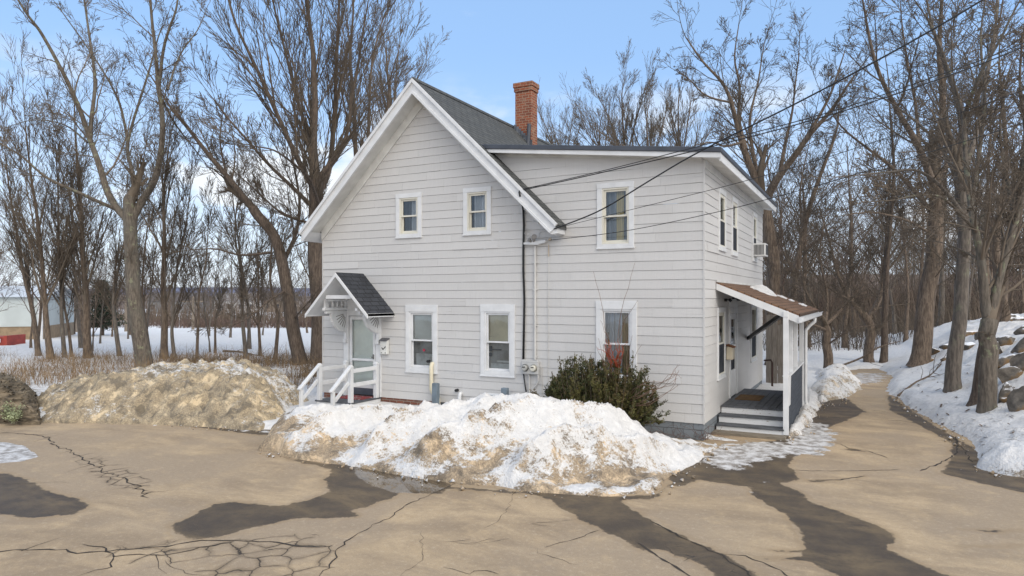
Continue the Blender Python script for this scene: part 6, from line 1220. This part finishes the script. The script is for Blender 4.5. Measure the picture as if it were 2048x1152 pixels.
def m_rock():
    m, nt, N, L, b = nodes('lichen_rock'); v = mapping(N, L); n = noise(N, L, v, 3.5, 7, .65); n2 = noise(N, L, v, 1.7, 5); geo = N.new('ShaderNodeNewGeometry'); s = N.new('ShaderNodeSeparateXYZ'); L.new(geo.outputs['Normal'], s.inputs[0])
    c = mixc(N, L, mrange(N, L, n, .32, .68), (.075, .065, .055), (.21, .185, .155)); c = mixc(N, L, mrange(N, L, n2, .52, .62, 0, .8), c, (.19, .105, .032)); c = mixc(N, L, mrange(N, L, mnode(N, L, 'ADD', s.outputs[2], mnode(N, L, 'MULTIPLY', mnode(N, L, 'SUBTRACT', n, .5), .9)), .80, .92), c, (.85, .86, .88))
    L.new(c, b.inputs['Base Color']); b.inputs['Roughness'].default_value = .9; bump(N, L, b, n, .8, .05); return m
MR = m_rock()
for i, q in enumerate([(2016, 792, 52, 46, 'round rust-stained boulder at the foot of the bank beside the double trunk'), (2042, 818, 42, 72, 'tall grey boulder with orange lichen lowest on the bank'), (2044, 742, 44, 90, 'big grey upright boulder above the lichen-stained ones'), (2002, 730, 70, 36, 'long flat boulder slanting out of the snow behind the double trunk'), (1990, 706, 40, 36, 'dark wedge of rock beside the double trunk at its fork'), (2044, 700, 36, 46, 'rounded grey boulder higher up at the edge of the bank'),
                       (1936, 694, 34, 26, 'brown boulder showing between the straight trunk and the double trunk'), (1900, 694, 32, 20, 'dark flat rock just behind the straight trunk'), (1868, 706, 44, 26, 'pale rounded boulder by the thick-trunked tree'), (1858, 722, 34, 24, 'small brown boulder at the foot of the thick-trunked tree'), (1935, 668, 46, 22, 'tan rock showing at the crest beyond the straight trunk'), (1890, 720, 20, 14, 'little stone in the snow below the flat rock'), (2030, 640, 60, 22, 'brown ledge of rock near the crest of the bank'), (2020, 756, 46, 40, 'dark boulder wedged between the long flat one and the rust-stained one'), (2046, 668, 40, 30, 'tan boulder half buried high on the bank edge'), (1962, 676, 30, 20, 'flat brown stone showing between two trunks on the bank'), (2012, 688, 40, 24, 'brown slab of rock above the long flat boulder')]):
    boulder(*q, MR, 30+i)
def fallen(pts, r, label, d=None, seed=1):
    rs = np.random.RandomState(seed); W = np.array([(on_hill(x, y) if d is None else dp(x, y, d))+np.array([0, 0, dz]) for x, y, dz in pts]); A = Poly(); t = np.linspace(0, len(W)-1, 12); C = np.stack([np.interp(t, range(len(W)), W[:, k]) for k in range(3)], 1); A.add(C, np.linspace(r, r*.3, 12), 6); root_c = C[0]
    for j in range(9): k = rs.randint(3, 11); e = C[k]+nrm(nrm(C[k]-C[k-1])+rs.randn(3)*.7)*(.3+.6*rs.rand()); A.add(np.array([C[k], (C[k]+e)/2+rs.randn(3)*.04, e]), [r*.35, r*.22, r*.1], 3)
    o = A.mesh('fallen_branch', BARK['brown'], None, root_c); o.location = root_c; tag(o, label, 'branch')
fallen([(1796, 795, .05), (1830, 772, .10), (1862, 758, .12), (1884, 748, .3)], .035, 'long fallen branch lying on the bank below the thick-trunked tree')
fallen([(1668, 742, .1), (1720, 730, .25), (1760, 718, .5), (1800, 708, .5)], .05, 'dark arching fallen limb at the end of the drive', 27, 5)
fallen([(446, 702, 0), (480, 708, .1), (520, 712, .0)], .06, 'dead branch lying at the edge of the snowy field', 30, 3); 

# ------------------------------------------------------------------ far things across the field
def far_shed():
    b = dp(-60, 690, 44); o = thing('shed', 'long low pale metal shed across the snow, tan band along its foot', 'shed', (b[0], b[1], -.2)); u = RT*.93+FW*.37; u /= np.linalg.norm(u); w = np.cross([0, 0, 1], u); b = np.array([b[0], b[1], -.2])
    p = lambda a, c, z: b+u*a+w*c+np.array([0, 0, z])
    def bx(a0, a1, c0, c1, z0, z1): mb.hexa([p(a0, c0, z0), p(a1, c0, z0), p(a1, c1, z0), p(a0, c1, z0), p(a0, c0, z1), p(a1, c0, z1), p(a1, c1, z1), p(a0, c1, z1)])
    mb = MB(); bx(-12, 4.0, 0, 9, 1.15, 3.1); mb.build('wall', plain('pale_cladding', (.50, .55, .55), .6, .08, 1.), o); mb = MB(); bx(-12, 4.0, .05, 8.9, 0, 1.15); mb.build('plinth', plain('tan_plinth', (.30, .22, .14), .8, .2), o)
    mb = MB(); k = [p(-12.3, -.3, 3.05), p(4.3, -.3, 3.05), p(4.3, 9.3, 3.05), p(-12.3, 9.3, 3.05)]; mb.quad(p(-12.3, -.3, 3.1), p(4.3, -.3, 3.1), p(4.3, 4.5, 3.9), p(-12.3, 4.5, 3.9)); mb.quad(p(-12.3, 9.3, 3.1), p(4.3, 9.3, 3.1), p(4.3, 4.5, 3.9), p(-12.3, 4.5, 3.9)); mb.quad(p(4.0, 0, 3.0), p(4.0, 9, 3.0), p(4.0, 4.5, 3.85)); mb.build('roof', plain('snowy_metal_roof', (.60, .63, .65), .5, .1), o)
    for a in (-3.6, .1, 3.7):
        mb = MB(); bx(a, a+.28, -.12, -.01, 0, 3.05); mb.build('column', M_TRIM, o)
    b2 = dp(-86, 700, 38); o2 = thing('skip_container', 'low rust-red container with rows of pale marks in front of the shed', 'container', (b2[0], b2[1], -.2)); b = np.array([b2[0], b2[1], -.2]); u = RT*.99+FW*.1; w = np.cross([0, 0, 1], u)
    mb = MB(); bx(-1, 2.6, 0, 1.6, .15, .85); bx(2.45, 2.65, -.06, 1.66, .1, .92); bx(-1, 2.65, -.05, .0, .78, .86)
    for a in np.arange(-.9, 2.5, .3): bx(a, a+.05, -.04, 0, .15, .8)
    mb.build('body', plain('rust_red_steel', (.33, .045, .03), .6, .25), o2); mb = MB()
    rs = random.Random(2)
    for a in np.arange(-.3, 1.6, .13):
        for z in (.38, .60):
            if rs.random() < .75: bx(a, a+.06+rs.random()*.03, -.048, -.042, z, z+.09)
    mb.build('pale_marks', plain('pale_paint_marks', (.6, .5, .45), .6, .2), o2); mb = MB(); bx(2.0, 2.3, -.05, -.043, .55, .75); mb.build('panel', M_TRIM, o2)
far_shed()
def far_house(x, d, w, label, col, roofc):
    b = dp(x, 596, d); zz = hz(b[0], b[1])-.1; o = thing('far_house', label, 'house', (b[0], b[1], zz)); mb = MB(); c = np.array([b[0], b[1], zz]); p = lambda a, e, z: c+RT*a+FW*e+np.array([0, 0, z]); h = 3.2
    mb.hexa([p(-w/2, 0, 0), p(w/2, 0, 0), p(w/2, 7, 0), p(-w/2, 7, 0), p(-w/2, 0, h), p(w/2, 0, h), p(w/2, 7, h), p(-w/2, 7, h)]); mb.build('wall', col, o)
    mb = MB(); mb.prism([p(-w/2-.3, -.3, h), p(-w/2-.3, 7.3, h), p(-w/2-.3, 3.5, h+2.2)], RT*(w+.6)); mb.build('roof', roofc, o)
    for a in np.linspace(-w/2+1, w/2-2, 4): mb = MB(); mb.quad(p(a, -.02, 1), p(a+1, -.02, 1), p(a+1, -.02, 2.3), p(a, -.02, 2.3)); mb.build('window', M_SCREEN, o)
far_house(470, 185, 12, 'distant white house with a grey roof beyond the hedgerow', plain('far_white', (.5, .5, .5), .7, .1), plain('far_grey_roof', (.25, .24, .24), .8, .2)); far_house(345, 175, 13, 'distant grey house beyond the hedgerow, seen past the lichen-spotted tree', plain('far_grey', (.20, .21, .22), .7, .1), plain('far_roof', (.12, .11, .11), .8, .2)); far_house(545, 190, 11, 'distant tan house beyond the hedgerow nearest the big maple', plain('far_tan', (.24, .20, .16), .7, .1), plain('far_roof', (.12, .11, .11)))
def pole(x, d, h, label):
    b = dp(x, 596, d); c = np.array([b[0], b[1], -.3]); o = thing('utility_pole', label, 'pole', c); mb = MB(); mb.tube([c, c+np.array([0, 0, h])], [.15, .10], 8); mb.build('post', plain('pole_wood', (.22, .18, .14), .9, .2), o); mb = MB(); mb.beam(c+np.array([0, 0, h-.5])-RT*1.1, c+np.array([0, 0, h-.5])+RT*1.1, .1, .12); mb.build('crossarm', plain('pole_wood', (.22, .18, .14)), o)
pole(386, 68, 3.3, 'utility pole with a crossarm standing by the far hedgerow'); pole(152, 60, 4.0, 'pale utility pole seen behind the stout pale-footed tree'); pole(252, 64, 3.4, 'utility pole hidden behind the lichen-spotted tree foot')
def pine():
    rs = np.random.RandomState(6); b = dp(205, 596, 52); c = np.array([b[0], b[1], -.2]); o = thing('pine_tree', 'dark green evergreen tree between the bare trunks by the field', 'tree', c); A = Poly(); A.add(np.array([c, c+np.array([0, 0, 2.]), c+np.array([0, 0, 4.4])]), [.14, .09, .02], 7); V = []; F = []
    for i in range(150):
        z = .7+3.6*(i/150); L = 1.5*(1-.8*i/150)*(.7+.5*rs.rand()); a = i*2.4; d = np.array([math.cos(a), math.sin(a), -.08+.3*rs.rand()]); s = c+np.array([0, 0, z]); A.add(np.array([s, s+d*L*.5, s+d*L]), [.02, .012, .005], 3)
        for j in range(40): q = s+d*L*(.2+.8*rs.rand())+rs.randn(3)*.08; u = nrm(d+rs.randn(3)*.7)*.11; w = nrm(np.cross(u, rs.randn(3)))*.035; k = len(V); V += [q-u*.3, q+w, q+u, q-w]; F.append((k, k+1, k+2, k+3))
    A.mesh('trunk', BARK['dark'], o, c); np_mesh('crown', np.array(V)-c, np.array(F), plain('pine_needles', (.022, .040, .022), .8, .4, 1.), o)
pine()
